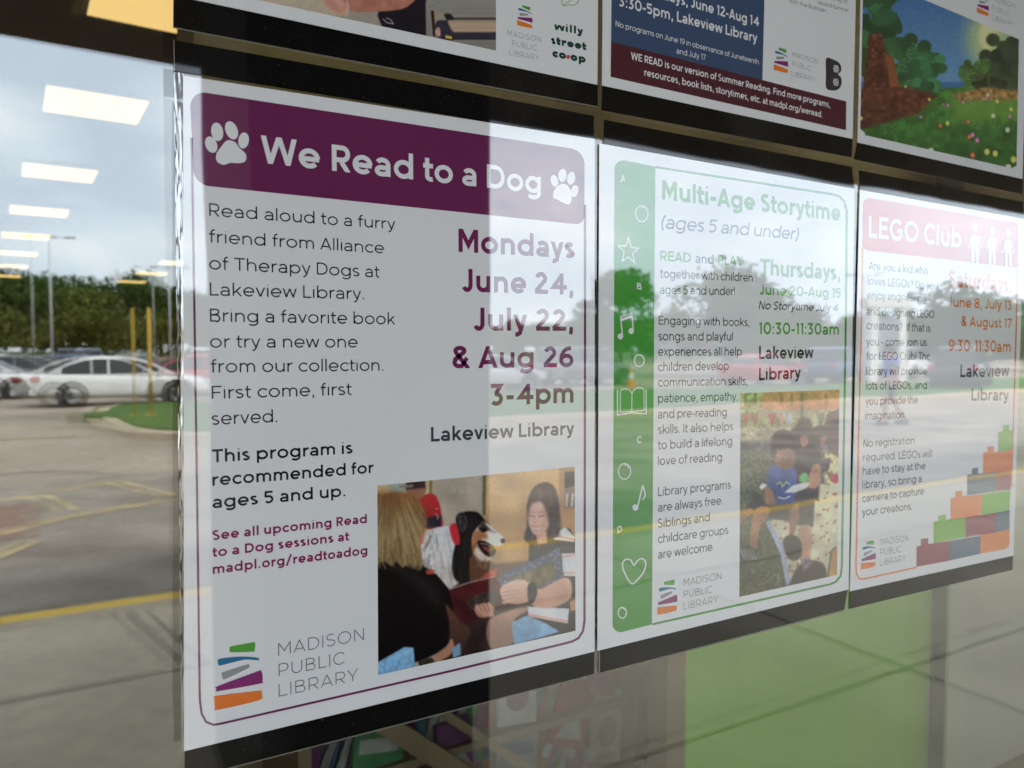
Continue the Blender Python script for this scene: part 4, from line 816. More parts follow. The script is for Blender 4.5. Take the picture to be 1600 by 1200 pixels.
logo(pA, (808, 832, 6, 39), [("MADISON", 793, 55.5, 845, 66.2, 8.6), ("PUBLIC", 800, 71.2, 838.7, 79.4, 8.6), ("LIBRARY", 796, 86, 842.5, 94.6, 8.6)], 0.16, 0.07)
text('coop_logo', [("willy", 866, 46.3, 911, 54.6, 12), ("street", 861, 68, 916, 78.6, 12.6), ("co\u2022op", 863, 88.6, 915, 98.6, 13)], TEAL, pA, L1, 0.33)
rd_ = Ink('d', L2); rd_.ell(887.8, 88.8, 3, 3.2); rd_.build('logo_dot', [inkmat('logo_red', (190, 32, 50))], pA)
lf = Ink('l', L1); lf.line(spline([(879, -8), (878, 4), (881, 9), (888, 7.5), (897, 8), (903, 3), (907, -6)], False, 6), 1.2); lf.line([(880, 8), (890, 2), (900, -6)], 1.0); lf.build('leaf_logo', [GREEN], pA)
settle(pA)

# --- poster B (upper middle)
qB = [(947, -640), (1347, -440), (1332.2, 217), (940.6, 133.5)]
pB = poster('upper poster with a navy block and a maroon bar of white lettering', qB)
sheet('paper', qB, PY, PAPER, pB)
nb = Ink('n', L1); nb.poly([(956, -60), (1194.5, 0), (1191.3, 125), (954.8, 65)]); nb.build('navy_panel', [NAVY], pB)
mb = Ink('m', L1); mb.poly([(954.8, 65), (1191.3, 125), (1322.4, 158.5), (1321.8, 203.4), (954, 120)]); mb.build('maroon_bar', [MAROON], pB)
text('date_text', [("Wednesdays, June 12-Aug 14", 965, -21.5, 1186, 41.7, 17), ("3:30-5pm, Lakeview Library", 967, 9.2, 1183, 66.8, 17)], WHITE, pB, L2, 0.18)
text('note_text', [("No programs on June 19 in observance of Juneteenth", 962, 41, 1185.6, 100.8, 9), ("and July 17", 1057, 83.3, 1102.8, 94.2, 9)], WHITE, pB, L2, 0.125)
text('web_text', [("WE READ is our version of Summer Reading. Find more programs,", 986, 92.6, 1297, 168.4, 11.6), ("resources, book lists, storytimes, etc. at madpl.org/weread.", 1006.8, 118.2, 1284.8, 183.6, 11.4)], WHITE, pB, L2, 0.165)
text('body_text', [("an array of", 1290, -2.6, 1324, 6, 6.6), ("second summer", 1277.5, 6, 1326, 19.4, 6.6), ("with the Bubbler.", 1233, 4, 1292, 20.2, 6.6)], GREY, pB, L1, 0.12)
logo(pB, (1209, 1231.4, 72, 109), [("MADISON", 1238, 88.2, 1278, 100, 7.8), ("PUBLIC", 1238, 102.8, 1267.6, 111.6, 7.8), ("LIBRARY", 1237, 118.4, 1273.5, 127.8, 7.8)])
bb = Ink('B', L1); bb.poly(spline([(1291, 91.5), (1302, 93), (1311, 98), (1314.6, 106), (1313, 113), (1309.5, 116), (1314, 121), (1315, 130), (1311.5, 138), (1303, 141.4), (1291, 137.5), (1290.6, 115)], True, 6)); ob = bb.build('letter_logo', [inkmat('charcoal', (40, 38, 42))], pB)
b2 = Ink('c', L2)
for cx, cy in ((1306.5, 107.5), (1306.2, 128.5)):
    for k in range(-2, 3):
        hw = 4.4 * math.sqrt(1 - (k / 2.9) ** 2); b2.line([(cx - hw, cy + k * 2.3 - .7), (cx + hw, cy + k * 2.3 + .7)], 1.3)
b2.build('logo_discs', [WHITE], pB)
settle(pB)

# --- poster C (upper right): plain meadow picture
qC = [(1354, -440), (1616, -330), (1597.6, 279.5), (1340, 222.5)]
pC = poster('upper poster with a rounded picture of trees and a flowery meadow', qC)
sheet('paper', qC, PY, PAPER, pC)
c = Canvas(1200, 1200, 0.6, (58, 104, 158))        # zoomed 4x from (1310,-12)
c.poly([(0, -50), (1200, -50), (1200, 560), (0, 560)], (52, 96, 150), 2, (92, 140, 180)); c.ell(950, 290, 150, 200, (186, 196, 120), soft=50, al=.8); c.ell(940, 270, 50, 90, (240, 232, 150), soft=18)
c.poly([(100, 640), (1200, 560), (1200, 1200), (100, 1200)], (70, 122, 46), 4, (34, 82, 34), var=.2, vs=40); c.poly([(700, 660), (1150, 600), (1150, 800), (720, 820)], (110, 150, 50), 30, al=.7)
def treeblob(x, y, w, h, k, sd):
    r = np.random.default_rng(sd)
    for i in range(46):
        a, b = r.uniform(-1, 1), r.uniform(-1, 1)
        if a * a + b * b < 1: f = r.uniform(.75, 1.25); c.ell(x + a * w, y + b * h, w * .3, h * .26, tuple(np.array(k) * f), r.uniform(0, 180), soft=4)
for x, y, w, h, k, sd in ((230, 250, 130, 300, (44, 84, 52), 1), (420, 430, 150, 170, (52, 96, 56), 2), (560, 500, 110, 120, (48, 100, 60), 3), (1040, 440, 140, 170, (54, 66, 46), 4), (860, 500, 90, 90, (74, 110, 50), 5), (1000, 560, 160, 60, (60, 70, 44), 6)): treeblob(x, y, w, h, k, sd)
c.poly([(190, 260), (270, 250), (380, 700), (150, 760), (160, 500)], (96, 54, 34), 5, (76, 42, 30), var=.3, vs=18); c.poly([(290, 380), (340, 400), (390, 600), (330, 620)], (130, 74, 40), 5); c.poly([(100, 600), (420, 590), (620, 640), (500, 760), (140, 860), (100, 800)], (98, 54, 36), 8, (80, 46, 32), var=.3, vs=24)
c.poly([(700, 640), (920, 590), (1160, 620), (1160, 670), (760, 680)], (150, 116, 60), 8, var=.3, vs=18)
for i in range(42):
    x, y = c.rng.uniform(140, 1120), c.rng.uniform(560, 1100); k = [(122, 66, 150), (190, 92, 170), (232, 200, 70), (236, 232, 222), (196, 70, 50)][c.rng.integers(5)]; s_ = 6 + (y - 560) * .022
    if y > 640 or x < 500: c.ell(x, y, s_, s_ * 1.2, k, soft=2); c.ell(x, y, s_ * .4, s_ * .4, (240, 210, 90), soft=1)
c.soften(1.0); c.grain(.06, 8)
cut = lambda x, y: (y > (x - 1445) * .418 + 0.5 * 0) & ~((x < 1352) & (y > 201 + (x - 1344) * .9)) & ~((x > 1580) & (y > 263.5 - (x - 1580) * .6))
picture('meadow_print', c, [(1349, -40), (1594, -40), (1588.3, 264.5), (1344, 209.5)], (1310, -12), 4, L1, pC, inside=cut, gain=1.45)
logo(pC, (1526.5, 1545, -14, 19), [("MADISON", 1546, -1.4, 1586, 13.4, 7.6), ("PUBLIC", 1549.6, 15.6, 1577.4, 25.8, 7.6), ("LIBRARY", 1549.8, 30.4, 1583.6, 41.6, 7.6)])
settle(pC)

# ------------------------------------------------------------------ black sleeves that carry the posters
BAND = film('black_band', (0.006, 0.006, 0.006), dust=0.22, r0=0.05)
EDGE = film('film_edge', (0.2, 0.19, 0.16), r0=0.1)
SY = -0.0007
def clearfilm(name):
    m, nt = newmat(name); o = N(nt, 'ShaderNodeOutputMaterial'); mix = N(nt, 'ShaderNodeMixShader'); t = N(nt, 'ShaderNodeBsdfTransparent'); g = N(nt, 'ShaderNodeBsdfGlossy'); g.inputs['Roughness'].default_value = 0.08
    geo = N(nt, 'ShaderNodeNewGeometry'); mpn = N(nt, 'ShaderNodeMapping'); mpn.inputs['Scale'].default_value = (160, 1, 16); nz = N(nt, 'ShaderNodeTexNoise'); nz.inputs['Scale'].default_value = 1; nz.inputs['Detail'].default_value = 3
    bp = N(nt, 'ShaderNodeBump'); bp.inputs['Distance'].default_value = 0.004
    nt.links.new(geo.outputs['Position'], mpn.inputs[0]); nt.links.new(mpn.outputs[0], nz.inputs['Vector']); nt.links.new(nz.outputs[0], bp.inputs['Height']); nt.links.new(bp.outputs[0], g.inputs['Normal'])
    mix.inputs[0].default_value = 0.22; nt.links.new(t.outputs[0], mix.inputs[1]); nt.links.new(g.outputs[0], mix.inputs[2]); nt.links.new(mix.outputs[0], o.inputs[0]); return m
CLEARF = clearfilm('crinkled_film')
def sleeve(label, bands, edges, films=()):
    e = empty('poster_sleeve', B(*bands[0][3], SY), 0, label, 'poster sleeve', 'black edged poster sleeves')
    for b in bands: sheet('black_band', b, SY, BAND, e, 0.0003)
    for a, b in edges:
        k = Ink('e', SY - 0.00005); k.line([a, b], 1.6); k.build('film_edge', [EDGE], e)
    for f in films: sheet('clear_margin', f, SY - 0.0001, CLEARF, e, 0.0002)
    settle(e)
sleeve('black edged sleeve holding the dog reading poster', [[(272, 62.5), (680, 134), (928, 181), (928, 218), (760, 190.5), (600, 163), (340, 121), (272, 110.5)], [(288.5, 1172), (929, 1016), (928, 1053), (288.5, 1217)]],
       [((290, 1218), (928, 1054.5)), ((271.6, 62), (272.4, 111))], [[(271.5, 112), (286, 114), (287.5, 1174), (284, 1174)]])
sleeve('black edged sleeve holding the storytime poster', [[(944, 187), (1331, 260.5), (1335, 296), (943.5, 226)], [(937.5, 1015), (1325, 919.5), (1319.4, 952.5), (937.5, 1051)]], [((937.2, 1052.5), (1319, 954)), ((936.6, 1017), (936.6, 1052))])
sleeve('black edged sleeve holding the block club poster', [[(1342, 266), (1598.6, 315.5), (1600.4, 343), (1343.5, 298)], [(1327.5, 922), (1583, 866), (1582, 890.5), (1327, 951.5)]], [])
sleeve('black edged sleeve under the poster with the co-op logo', [[(271, -10), (934, 130), (934, 165.8), (270.6, 42)]], [((270.6, 43), (934, 167))])
sleeve('black edged sleeve under the navy and maroon poster', [[(941.6, 132), (1332.4, 215.5), (1330.6, 246), (940, 172)]], [])
sleeve('black edged sleeve under the meadow picture poster', [[(1340, 220.5), (1598, 278), (1597.6, 303.6), (1334.4, 249)]], [])
# ------------------------------------------------------------------ ground outside
ASPH = pbr('asphalt', (0.31, 0.255, 0.195), 0.9, var=0.2, scale=0.35, bump=0.3, bscale=60, col2=(0.38, 0.315, 0.245))
_n = ASPH.node_tree; _p = next(n for n in _n.nodes if n.type == 'BSDF_PRINCIPLED'); _src = _p.inputs['Base Color'].links[0].from_socket
_g = N(_n, 'ShaderNodeNewGeometry'); _v = N(_n, 'ShaderNodeTexVoronoi'); _v.inputs['Scale'].default_value = 0.22; _s = N(_n, 'ShaderNodeTexNoise'); _s.inputs['Scale'].default_value = 1.3; _s.inputs['Detail'].default_value = 8; _s.inputs['Roughness'].default_value = 0.7
_r1 = N(_n, 'ShaderNodeMapRange'); _r1.inputs['To Min'].default_value = 0.78; _r1.inputs['To Max'].default_value = 1.1; _r2 = N(_n, 'ShaderNodeMapRange'); _r2.inputs['From Min'].default_value = 0.3; _r2.inputs['From Max'].default_value = 0.7; _r2.inputs['To Min'].default_value = 0.8; _r2.inputs['To Max'].default_value = 1.08
_m = N(_n, 'ShaderNodeMath', operation='MULTIPLY'); _x = N(_n, 'ShaderNodeMixRGB', blend_type='MULTIPLY'); _x.inputs[0].default_value = 1
_n.links.new(_g.outputs['Position'], _v.inputs['Vector']); _n.links.new(_g.outputs['Position'], _s.inputs['Vector']); _n.links.new(_v.outputs['Color'], _r1.inputs[0]); _n.links.new(_s.outputs[0], _r2.inputs[0])
_n.links.new(_r1.outputs[0], _m.inputs[0]); _n.links.new(_r2.outputs[0], _m.inputs[1]); _n.links.new(_src, _x.inputs[1]); _n.links.new(_m.outputs[0], _x.inputs[2]); _n.links.new(_x.outputs[0], _p.inputs['Base Color'])
CONC = pbr('concrete', (0.64, 0.545, 0.40), 0.9, var=0.12, scale=1.6, bump=0.25, bscale=45)
CONCD = pbr('concrete_joint', (0.36, 0.31, 0.235), 0.95, var=0.15, scale=9)
KERB = pbr('kerb_concrete', (0.52, 0.43, 0.31), 0.9, var=0.12, scale=2.5)
YEL = pbr('yellow_paint', (0.85, 0.54, 0.05), 0.7, var=0.12, scale=7)
YELF = pbr('faded_yellow_paint', (0.42, 0.33, 0.16), 0.8, var=0.35, scale=3)
WHP = pbr('faded_white_paint', (0.42, 0.41, 0.38), 0.8, var=0.3, scale=3)
GRASS = pbr('grass', (0.035, 0.11, 0.002), 0.95, var=0.35, scale=3.0, bump=0.8, bscale=30, col2=(0.06, 0.15, 0.004))
FIELD = pbr('far_grass', (0.05, 0.09, 0.025), 0.95, var=0.3, scale=0.08)
m = MB(); m.add([(-900, -1200, -0.03), (1200, -1200, -0.03), (1200, 300, -0.03), (-900, 300, -0.03)], [(0, 1, 2, 3)]); tag(m.build('ground', FIELD), kind='structure')
m = MB(); m.add([(-70, -92, 0), (190, -92, 0), (190, -4.5, 0), (-70, -4.5, 0)], [(0, 1, 2, 3)]); tag(m.build('road', ASPH), kind='structure')
# pavement slab with joints cut as dark strips 3 mm proud
m = MB(); m.box(-60, -4.5, -0.02, 120, -0.02, 0.10, 0)
def strip(m, a, b, w, z, mi):
    a = np.array(a[:2]); b = np.array(b[:2]); d = (b - a) / np.hypot(*(b - a)); n = np.array([-d[1], d[0]]) * w / 2
    m.add([(*(a - n), z), (*(b - n), z), (*(b + n), z), (*(a + n), z)], [(0, 1, 2, 3)], mi)
for y in (-1.83, -3.52): strip(m, (-60, y), (120, y + 0.0), 0.022, 0.103, 1)
for i in range(-16, 30):
    x = 3.38 + i * 3.66 if i >= 0 else -0.9 + (i + 1) * 3.66
    strip(m, (x, -4.48), (x, -0.03), 0.018, 0.1045, 1)
strip(m, (0.24, -4.5), (0.44, -3.53), 0.03, 0.106, 1); strip(m, (0.34, -4.5), (0.52, -3.53), 0.022, 0.1065, 1)
tag(m.build('sidewalk', [CONC, CONCD]), kind='structure')
m = MB(); m.box(-60, -4.66, -0.02, 120, -4.502, 0.098); tag(m.build('kerb', KERB), kind='structure')
m = MB(); strip(m, (-60, -4.80), (120, -4.80), 0.27, 0.003, 0); tag(m.build('gutter', pbr('gutter_concrete', (0.46, 0.36, 0.24), 0.9, var=0.15, scale=3)), kind='structure')
def gpath(pts): return [G(*p)[:2] for p in pts]
m = MB()
for a, b in (((-60, -5.04), (5.5, -4.98)), ((5.5, -4.98), (60, -4.9))): strip(m, a, b, 0.23, 0.007, 0)
tag(m.build('road_marking', [YEL]), kind='structure')
m = MB(); k = 0
for seg in ([(0, 782), (72, 775), (120, 797)], [(75, 771), (187, 752), (275, 775)], [(162, 799), (277, 781)], [(0, 836), (60, 821), (100, 811), (167, 800)], [(-60, 690), (150, 680.5)], [(-80, 905), (60, 846)]):
    P = gpath(seg)
    for a, b in zip(P[:-1], P[1:]): strip(m, a, b, 0.11, 0.004 + k * 0.0006, 0); k += 1
tag(m.build('hatch_marking', [YELF]), kind='structure')
m = MB()
for i in range(26): strip(m, (-30 + i * 2.75, -33.4), (-30 + i * 2.75, -28.4), 0.1, 0.004, 0); strip(m, (-30 + i * 2.75, -52), (-30 + i * 2.75, -47), 0.1, 0.004, 0)
tag(m.build('parking_marking', [WHP]), kind='structure')
m = MB(); P = [G(*q)[:2] for q in ((-90, 800), (62, 786), (62, 838), (-90, 862))]; m.add([(*q, 0.0062) for q in P], [(0, 1, 2, 3)]); tag(m.build('tactile_paving', pbr('red_paving', (0.22, 0.135, 0.10), 0.85, var=0.15, scale=5)), kind='structure')
# worn tyre arcs and sealed cracks in the road
DKA = pbr('crack_sealer', (0.16, 0.155, 0.15), 0.7)
m = MB(); k = 0
for pts in ([(1440, 668), (1480, 652), (1540, 640), (1620, 634)], [(1450, 690), (1500, 700), (1560, 690), (1620, 672)], [(780, 700), (830, 690), (900, 684)], [(0, 742), (90, 736), (190, 742)]):
    P = gpath(spline(pts, False, 5))
    for a, b in zip(P[:-1], P[1:]): strip(m, a, b, 0.06, 0.0035 + k * 0.00004, 0); k += 1
tag(m.build('road_crack', [DKA]), kind='structure')
LANE = pbr('lane_asphalt', (0.21, 0.178, 0.145), 0.9, var=0.25, scale=1.1, bump=0.3, bscale=60, col2=(0.31, 0.268, 0.222), detail=9)
lane = [(-60, -5.2), (60, -5.2), (60, -11.2)] + [(60 - i * 2.4, -11.0 - 0.35 * math.sin(i * .7) - .2 * math.sin(i * 1.9)) for i in range(1, 50)] + [(-60, -11.4)]
tag(mesh_obj('driving_lane', [(x, y, 0.0018) for x, y in lane[::-1]], [tuple(range(len(lane)))], LANE), kind='structure')
# grass island with a kerb
isl = []
for x, y in ((60, -14.3), (30, -14.6), (9, -14.1), (2.6, -14.1), (1.4, -14.7), (0.8, -16), (0.55, -18.5), (0.5, -21), (0.9, -22.8), (2.2, -23.3), (12, -23.3), (22, -21.5), (60, -20.5)): isl.append((x, y))
def slab(name, poly, z0, z1, mat):
    n = len(poly); v = [(x, y, z0) for x, y in poly] + [(x, y, z1) for x, y in poly]
    return mesh_obj(name, v, [tuple(range(n - 1, -1, -1)), tuple(range(n, 2 * n))] + [(i, (i + 1) % n, n + (i + 1) % n, n + i) for i in range(n)], mat)
isl = [(x, y) for x, y in spline(isl, False, 4)][::-1]
cx_, cy_ = 30, -18.5
tag(slab('island_kerb', isl, -0.02, 0.13, KERB), kind='structure')
inn = []
for i, (x, y) in enumerate(isl):
    a = np.array(isl[i - 1] if i else isl[i]); b = np.array(isl[(i + 1) % len(isl)] if i < len(isl) - 1 else isl[i]); t = (b - a) / max(np.hypot(*(b - a)), 1e-6); nrm = np.array([-t[1], t[0]])
    p = np.array([x, y]); q = p + nrm * 0.28
    inn.append(tuple(q if (abs(q[1] + 18.6) < abs(y + 18.6) or (x < 3 and q[0] > x)) else p - nrm * 0.28))
tag(slab('grass_island', inn, 0.0, 0.16, GRASS), kind='structure')

# ------------------------------------------------------------------ the library front: wall, window, canopy, pillar
BRICK, bnt = newmat('brown_brick')
o_ = N(bnt, 'ShaderNodeOutputMaterial'); p_ = N(bnt, 'ShaderNodeBsdfPrincipled'); b_ = N(bnt, 'ShaderNodeTexBrick'); t_ = N(bnt, 'ShaderNodeNewGeometry'); mp_ = N(bnt, 'ShaderNodeMapping')
mp_.inputs['Rotation'].default_value = (math.radians(90), 0, 0); b_.inputs['Scale'].default_value = 4.5; b_.inputs['Color1'].default_value = (0.09, 0.05, 0.034, 1); b_.inputs['Color2'].default_value = (0.06, 0.034, 0.025, 1); b_.inputs['Mortar'].default_value = (0.12, 0.11, 0.10, 1); b_.inputs['Mortar Size'].default_value = 0.012
bnt.links.new(t_.outputs['Position'], mp_.inputs[0]); bnt.links.new(mp_.outputs[0], b_.inputs['Vector']); bnt.links.new(b_.outputs['Color'], p_.inputs['Base Color']); p_.inputs['Roughness'].default_value = 0.9; bnt.links.new(p_.outputs[0], o_.inputs[0])
BRONZE = pbr('bronze_metal', (0.028, 0.02, 0.015), 0.55, metal=0.0, var=0.1, scale=6)
DARKBR = pbr('dark_soffit', (0.050, 0.031, 0.017), 0.85, var=0.15, scale=2.0)
WX0, WX1, WZ0, WZ1 = -1.9, 4.2, 0.22, 3.3
fac = empty('library_facade', (0, 0, 0), 0, 'dark brown brick front of the library around its big window', 'building')
m = MB(); m.box(-12, 0.02, 0, WX0, 0.32, 4.4); m.box(WX1, 0.02, 0, 14, 0.32, 4.4); m.box(WX0, 0.021, 0, WX1, 0.319, WZ0); m.box(WX0, 0.021, WZ1, WX1, 0.319, 4.399); m.build('brick_wall', BRICK, fac)
m = MB(); m.box(-12.05, -0.02, 4.401, 14.05, 0.36, 4.52); m.build('coping', BRONZE, fac)
win = empty('shop_window', (WX0, 0, WZ0), 0, 'large double glazed library window mirroring the car park behind the posters', 'window')
GL = smudged('outer_glass', 0.175); GL2 = glass('inner_glass', 0.175); CL = clear('glass_body')
def pane(name, x0, x1, y, yaw, gm):
    z0, z1 = WZ0 + 0.06, WZ1 - 0.06
    v = [(x, y + (x - x0) * math.tan(yaw) + d, z) for d in (0, 0.006) for x, z in ((x0, z0), (x1, z0), (x1, z1), (x0, z1))]
    return mesh_obj(name, v, [(0, 1, 2, 3), (7, 6, 5, 4), (0, 4, 5, 1), (1, 5, 6, 2), (2, 6, 7, 3), (3, 7, 4, 0)], [gm, CL], win, [0, 1, 1, 1, 1, 1])
for x0, x1 in ((WX0 + 0.06, -0.66), (-0.60, 1.60), (1.66, WX1 - 0.06)): pane('outer_pane', x0, x1, 0.0, 0.0, GL); pane('inner_pane', x0, x1, 0.012, math.radians(0.50), GL2)
m = MB()
for b in ((WX0, -0.01, WZ0, WX0 + 0.06, 0.11, WZ1), (WX1 - 0.06, -0.01, WZ0, WX1, 0.11, WZ1), (-0.66, -0.01, WZ0 + 0.06, -0.60, 0.11, WZ1 - 0.06), (1.60, -0.01, WZ0 + 0.06, 1.66, 0.11, WZ1 - 0.06), (WX0 + 0.06, -0.01, WZ0, WX1 - 0.06, 0.11, WZ0 + 0.06), (WX0 + 0.06, -0.01, WZ1 - 0.06, WX1 - 0.06, 0.11, WZ1)): m.box(*b)
m.build('window_frame', BRONZE, win)
boxobj('window_sill', (WX0 - 0.03, -0.09, WZ0 - 0.05, WX1 + 0.03, -0.012, WZ0 - 0.002), BRONZE, win)
settle(win)
can = empty('entrance_canopy', (0, 0, 3.0), 0, 'dark brown flat canopy sheltering the walk along the library window', 'canopy')
m = MB()
A0, A1 = (-10, -3.54), (40, -4.84)
v = [(-10, -0.0, 3.0), (40, -0.0, 3.0), (A1[0], A1[1], 3.0), (A0[0], A0[1], 3.0)]; v += [(x, y, 3.05) for x, y, z in v]
m.add(v, [(3, 2, 1, 0), (4, 5, 6, 7), (0, 1, 5, 4), (1, 2, 6, 5), (2, 3, 7, 6), (3, 0, 4, 7)]); m.build('soffit', DARKBR, can)
m = MB(); v = [(-10, A0[1] + 0.25, 3.052), (40, A1[1] + 0.25, 3.052), (40, A1[1] - 0.004, 3.052), (-10, A0[1] - 0.004, 3.052)]; v += [(x, y, 3.55) for x, y, z in v]
m.add(v, [(3, 2, 1, 0), (4, 5, 6, 7), (0, 1, 5, 4), (1, 2, 6, 5), (2, 3, 7, 6), (3, 0, 4, 7)]); m.build('fascia', BRONZE, can)
settle(can)
pil = empty('canopy_pillar', (0.68, -2.0, 0.1), 0, 'square dark brown pillar holding up the canopy', 'pillar')
boxobj('shaft', (0.385, -2.36, 0.28, 1.036, -1.6, 2.998), DARKBR, pil, 0.006); boxobj('plinth', (0.36, -2.385, 0.1, 1.06, -1.58, 0.279), CONC, pil, 0.01)
settle(pil)

# ------------------------------------------------------------------ inside the library
IFLOOR = pbr('carpet', (0.62, 0.5, 0.36), 0.95, var=0.15, scale=8); ICEIL = pbr('dark_ceiling', (0.035, 0.023, 0.013), 0.9, var=0.15, scale=2)
IWALL = pbr('interior_wall', (0.5, 0.45, 0.37), 0.9, var=0.08, scale=1); BEIGE = pbr('beige_partition', (0.82, 0.75, 0.60), 0.9, var=0.06, scale=2)
TAN = pbr('tan_bulkhead', (0.44, 0.29, 0.13), 0.8, var=0.5, scale=1.6, col2=(0.62, 0.44, 0.2), detail=1)
WOOD = pbr('birch_wood', (0.26, 0.185, 0.11), 0.5, var=0.12, scale=7); BRWOOD = pbr('brown_wood', (0.26, 0.15, 0.08), 0.5, var=0.15, scale=6)
LIME = pbr('lime_green_board', (0.34, 0.70, 0.05), 0.55, var=0.05, scale=2); POST = pbr('post_metal', (0.03, 0.028, 0.026), 0.5)
m = MB(); m.box(-12, 0.32, -0.02, 14, 24, 0.1); tag(m.build('interior_floor', IFLOOR), kind='structure')
m = MB(); m.box(-12, 0.32, 3.36, 14, 24, 3.5); tag(m.build('interior_ceiling', ICEIL), kind='structure')
for nm, b in (('interior_wall', (-12, 24, 0.1, 14, 24.2, 3.36)), ('interior_wall', (-12.2, 0.32, 0.1, -12, 24, 3.36)), ('interior_wall', (14, 0.32, 0.1, 14.2, 24, 3.36))):
    m = MB(); m.box(*b); tag(m.build(nm, IWALL), kind='structure')
m = MB(); m.box(0.215, 1.24, 1.98, 6.5, 1.5, 3.358); tag(m.build('interior_beam', TAN), kind='structure')
PANEL = glow('light_panel', (1.0, 0.66, 0.25), 0.29)
ROT = math.radians(5.5); first = None
def place(u, v): return u * 1.304, (v + 0.3446) * 1.304 - 0.3446
for col in range(4):
    for k in range(-1, 8):
        x, y = place(0.14 - 0.19 * k + 2.04 * col, 4.45 + 1.93 * k + 0.22 * col)
        if k == -1: y += 0.55
        if y > 23 or (col > 0 and k < 1): continue
        L = empty('ceiling_light', (x, y, 3.358), -0.0 + ROT * 0.6, 'warm square light panel in the dark library ceiling', 'ceiling light', 'warm ceiling light panels')
        boxobj('frame', (-0.33, -0.33, -0.03, 0.33, 0.33, 0.0), BRONZE, L); boxobj('diffuser', (-0.305, -0.305, -0.04, 0.305, 0.305, -0.0305), PANEL, L)
gb = empty('display_board', (1.9, 1.17, 0.1), 0, 'lime green display board with a brown wooden edge below the posters', 'board')
boxobj('green_panel', (1.369, 1.15, 0.14, 2.456, 1.19, 1.22), LIME, gb); boxobj('wooden_edge', (1.302, 1.135, 0.1, 1.364, 1.21, 1.24), BRWOOD, gb); settle(gb)
ip = empty('interior_post', (2.53, 1.16, 0.1), 0, 'slim dark post right of the green board', 'post')
boxobj('shaft', (2.468, 1.15, 0.1, 2.588, 1.175, 3.3), POST, ip, 0.004); boxobj('edge_strip', (2.4675, 1.1465, 0.1, 2.476, 1.1495, 3.3), BRONZE, ip); settle(ip)
pt = empty('partition', (4.5, 1.5, 0.1), 0, 'beige partition behind the dark post', 'partition')
boxobj('panel', (2.44, 1.08, 0.16, 6.0, 1.09, 1.95), BEIGE, pt); boxobj('skirting', (2.44, 1.068, 0.1, 6.0, 1.09, 0.158), BRWOOD, pt); settle(pt)
bc = empty('book_display', (0.8, 1.6, 0.1), 0, 'birch book display with slanted rails under the dog poster', 'bookcase')
boxobj('side_panel', (0.42, 1.36, 0.1, 0.45, 1.75, 1.25), WOOD, bc); boxobj('side_panel', (1.40, 1.38, 0.1, 1.43, 1.75, 1.25), WOOD, bc); boxobj('back_panel', (0.451, 1.70, 0.1, 1.399, 1.72, 1.25), WOOD, bc)
for z in (0.30, 0.55, 0.80): boxobj('shelf', (0.451, 1.42, z, 1.399, 1.699, z + 0.02), WOOD, bc)
def slant(name, a, b, h, mat, par):
    (x0, z0), (x1, z1) = a, b
    v = [(x0, 1.37, z0), (x1, 1.37, z1), (x1, 1.37, z1 + h), (x0, 1.37, z0 + h)]; v += [(x, 1.405, z) for x, y, z in v]
    return mesh_obj(name, v, [(0, 1, 2, 3), (7, 6, 5, 4), (0, 4, 5, 1), (1, 5, 6, 2), (2, 6, 7, 3), (3, 7, 4, 0)], mat, par)
def rail(p, q, w_, dy):
    A, B_, C_, D_ = B(p[0], p[1], 1.385), B(q[0], q[1], 1.385), B(q[0], q[1] + w_, 1.385), B(p[0], p[1] + w_, 1.385); v = [A, B_, C_, D_]; v += [u + np.array([0, dy, 0]) for u in v]
    mesh_obj('rail', v, [(0, 3, 2, 1), (4, 5, 6, 7), (0, 1, 5, 4), (1, 2, 6, 5), (2, 3, 7, 6), (3, 0, 4, 7)], WOOD, bc)
rail((676, 1096), (900, 1240), 17, .02); rail((560, 1086), (820, 1252), 40, .02)
settle(bc)
BC = {n: pbr('cover_' + n, tuple(np.array(c) * .6), 0.45, var=0.2, scale=25) for n, c in dict(red=(.42, .03, .06), pink=(.5, .16, .25), cream=(.55, .5, .4), blue=(.08, .13, .3), green=(.06, .30, .1), grey=(.3, .3, .32), teal=(.04, .22, .25), white=(.62, .6, .57), plum=(.2, .04, .18), orange=(.5, .2, .05)).items()}
PAGES = pbr('book_pages', (0.55, 0.52, 0.44), 0.8)
cols_ = list(BC)
bookpos = []
for z in (0.57, 0.82, 0.32):
    x = 0.47
    while x < 1.30:
        th = rng.uniform(0.016, 0.04); bookpos.append((x, z, th, rng.uniform(0.15, 0.215), rng.uniform(12, 24), 0)); x += th * 1.12
for x, z, w_, h_, tl in ((0.62, .47, .13, .19, 8), (0.86, .47, .10, .16, -6), (1.03, .58, .12, .17, 5), (1.02, .36, .13, .18, 10), (1.19, .47, .13, .19, 24), (1.32, .40, .11, .2, 12), (1.31, .60, .1, .16, 20)): bookpos.append((x, z, w_, h_, tl, 1))
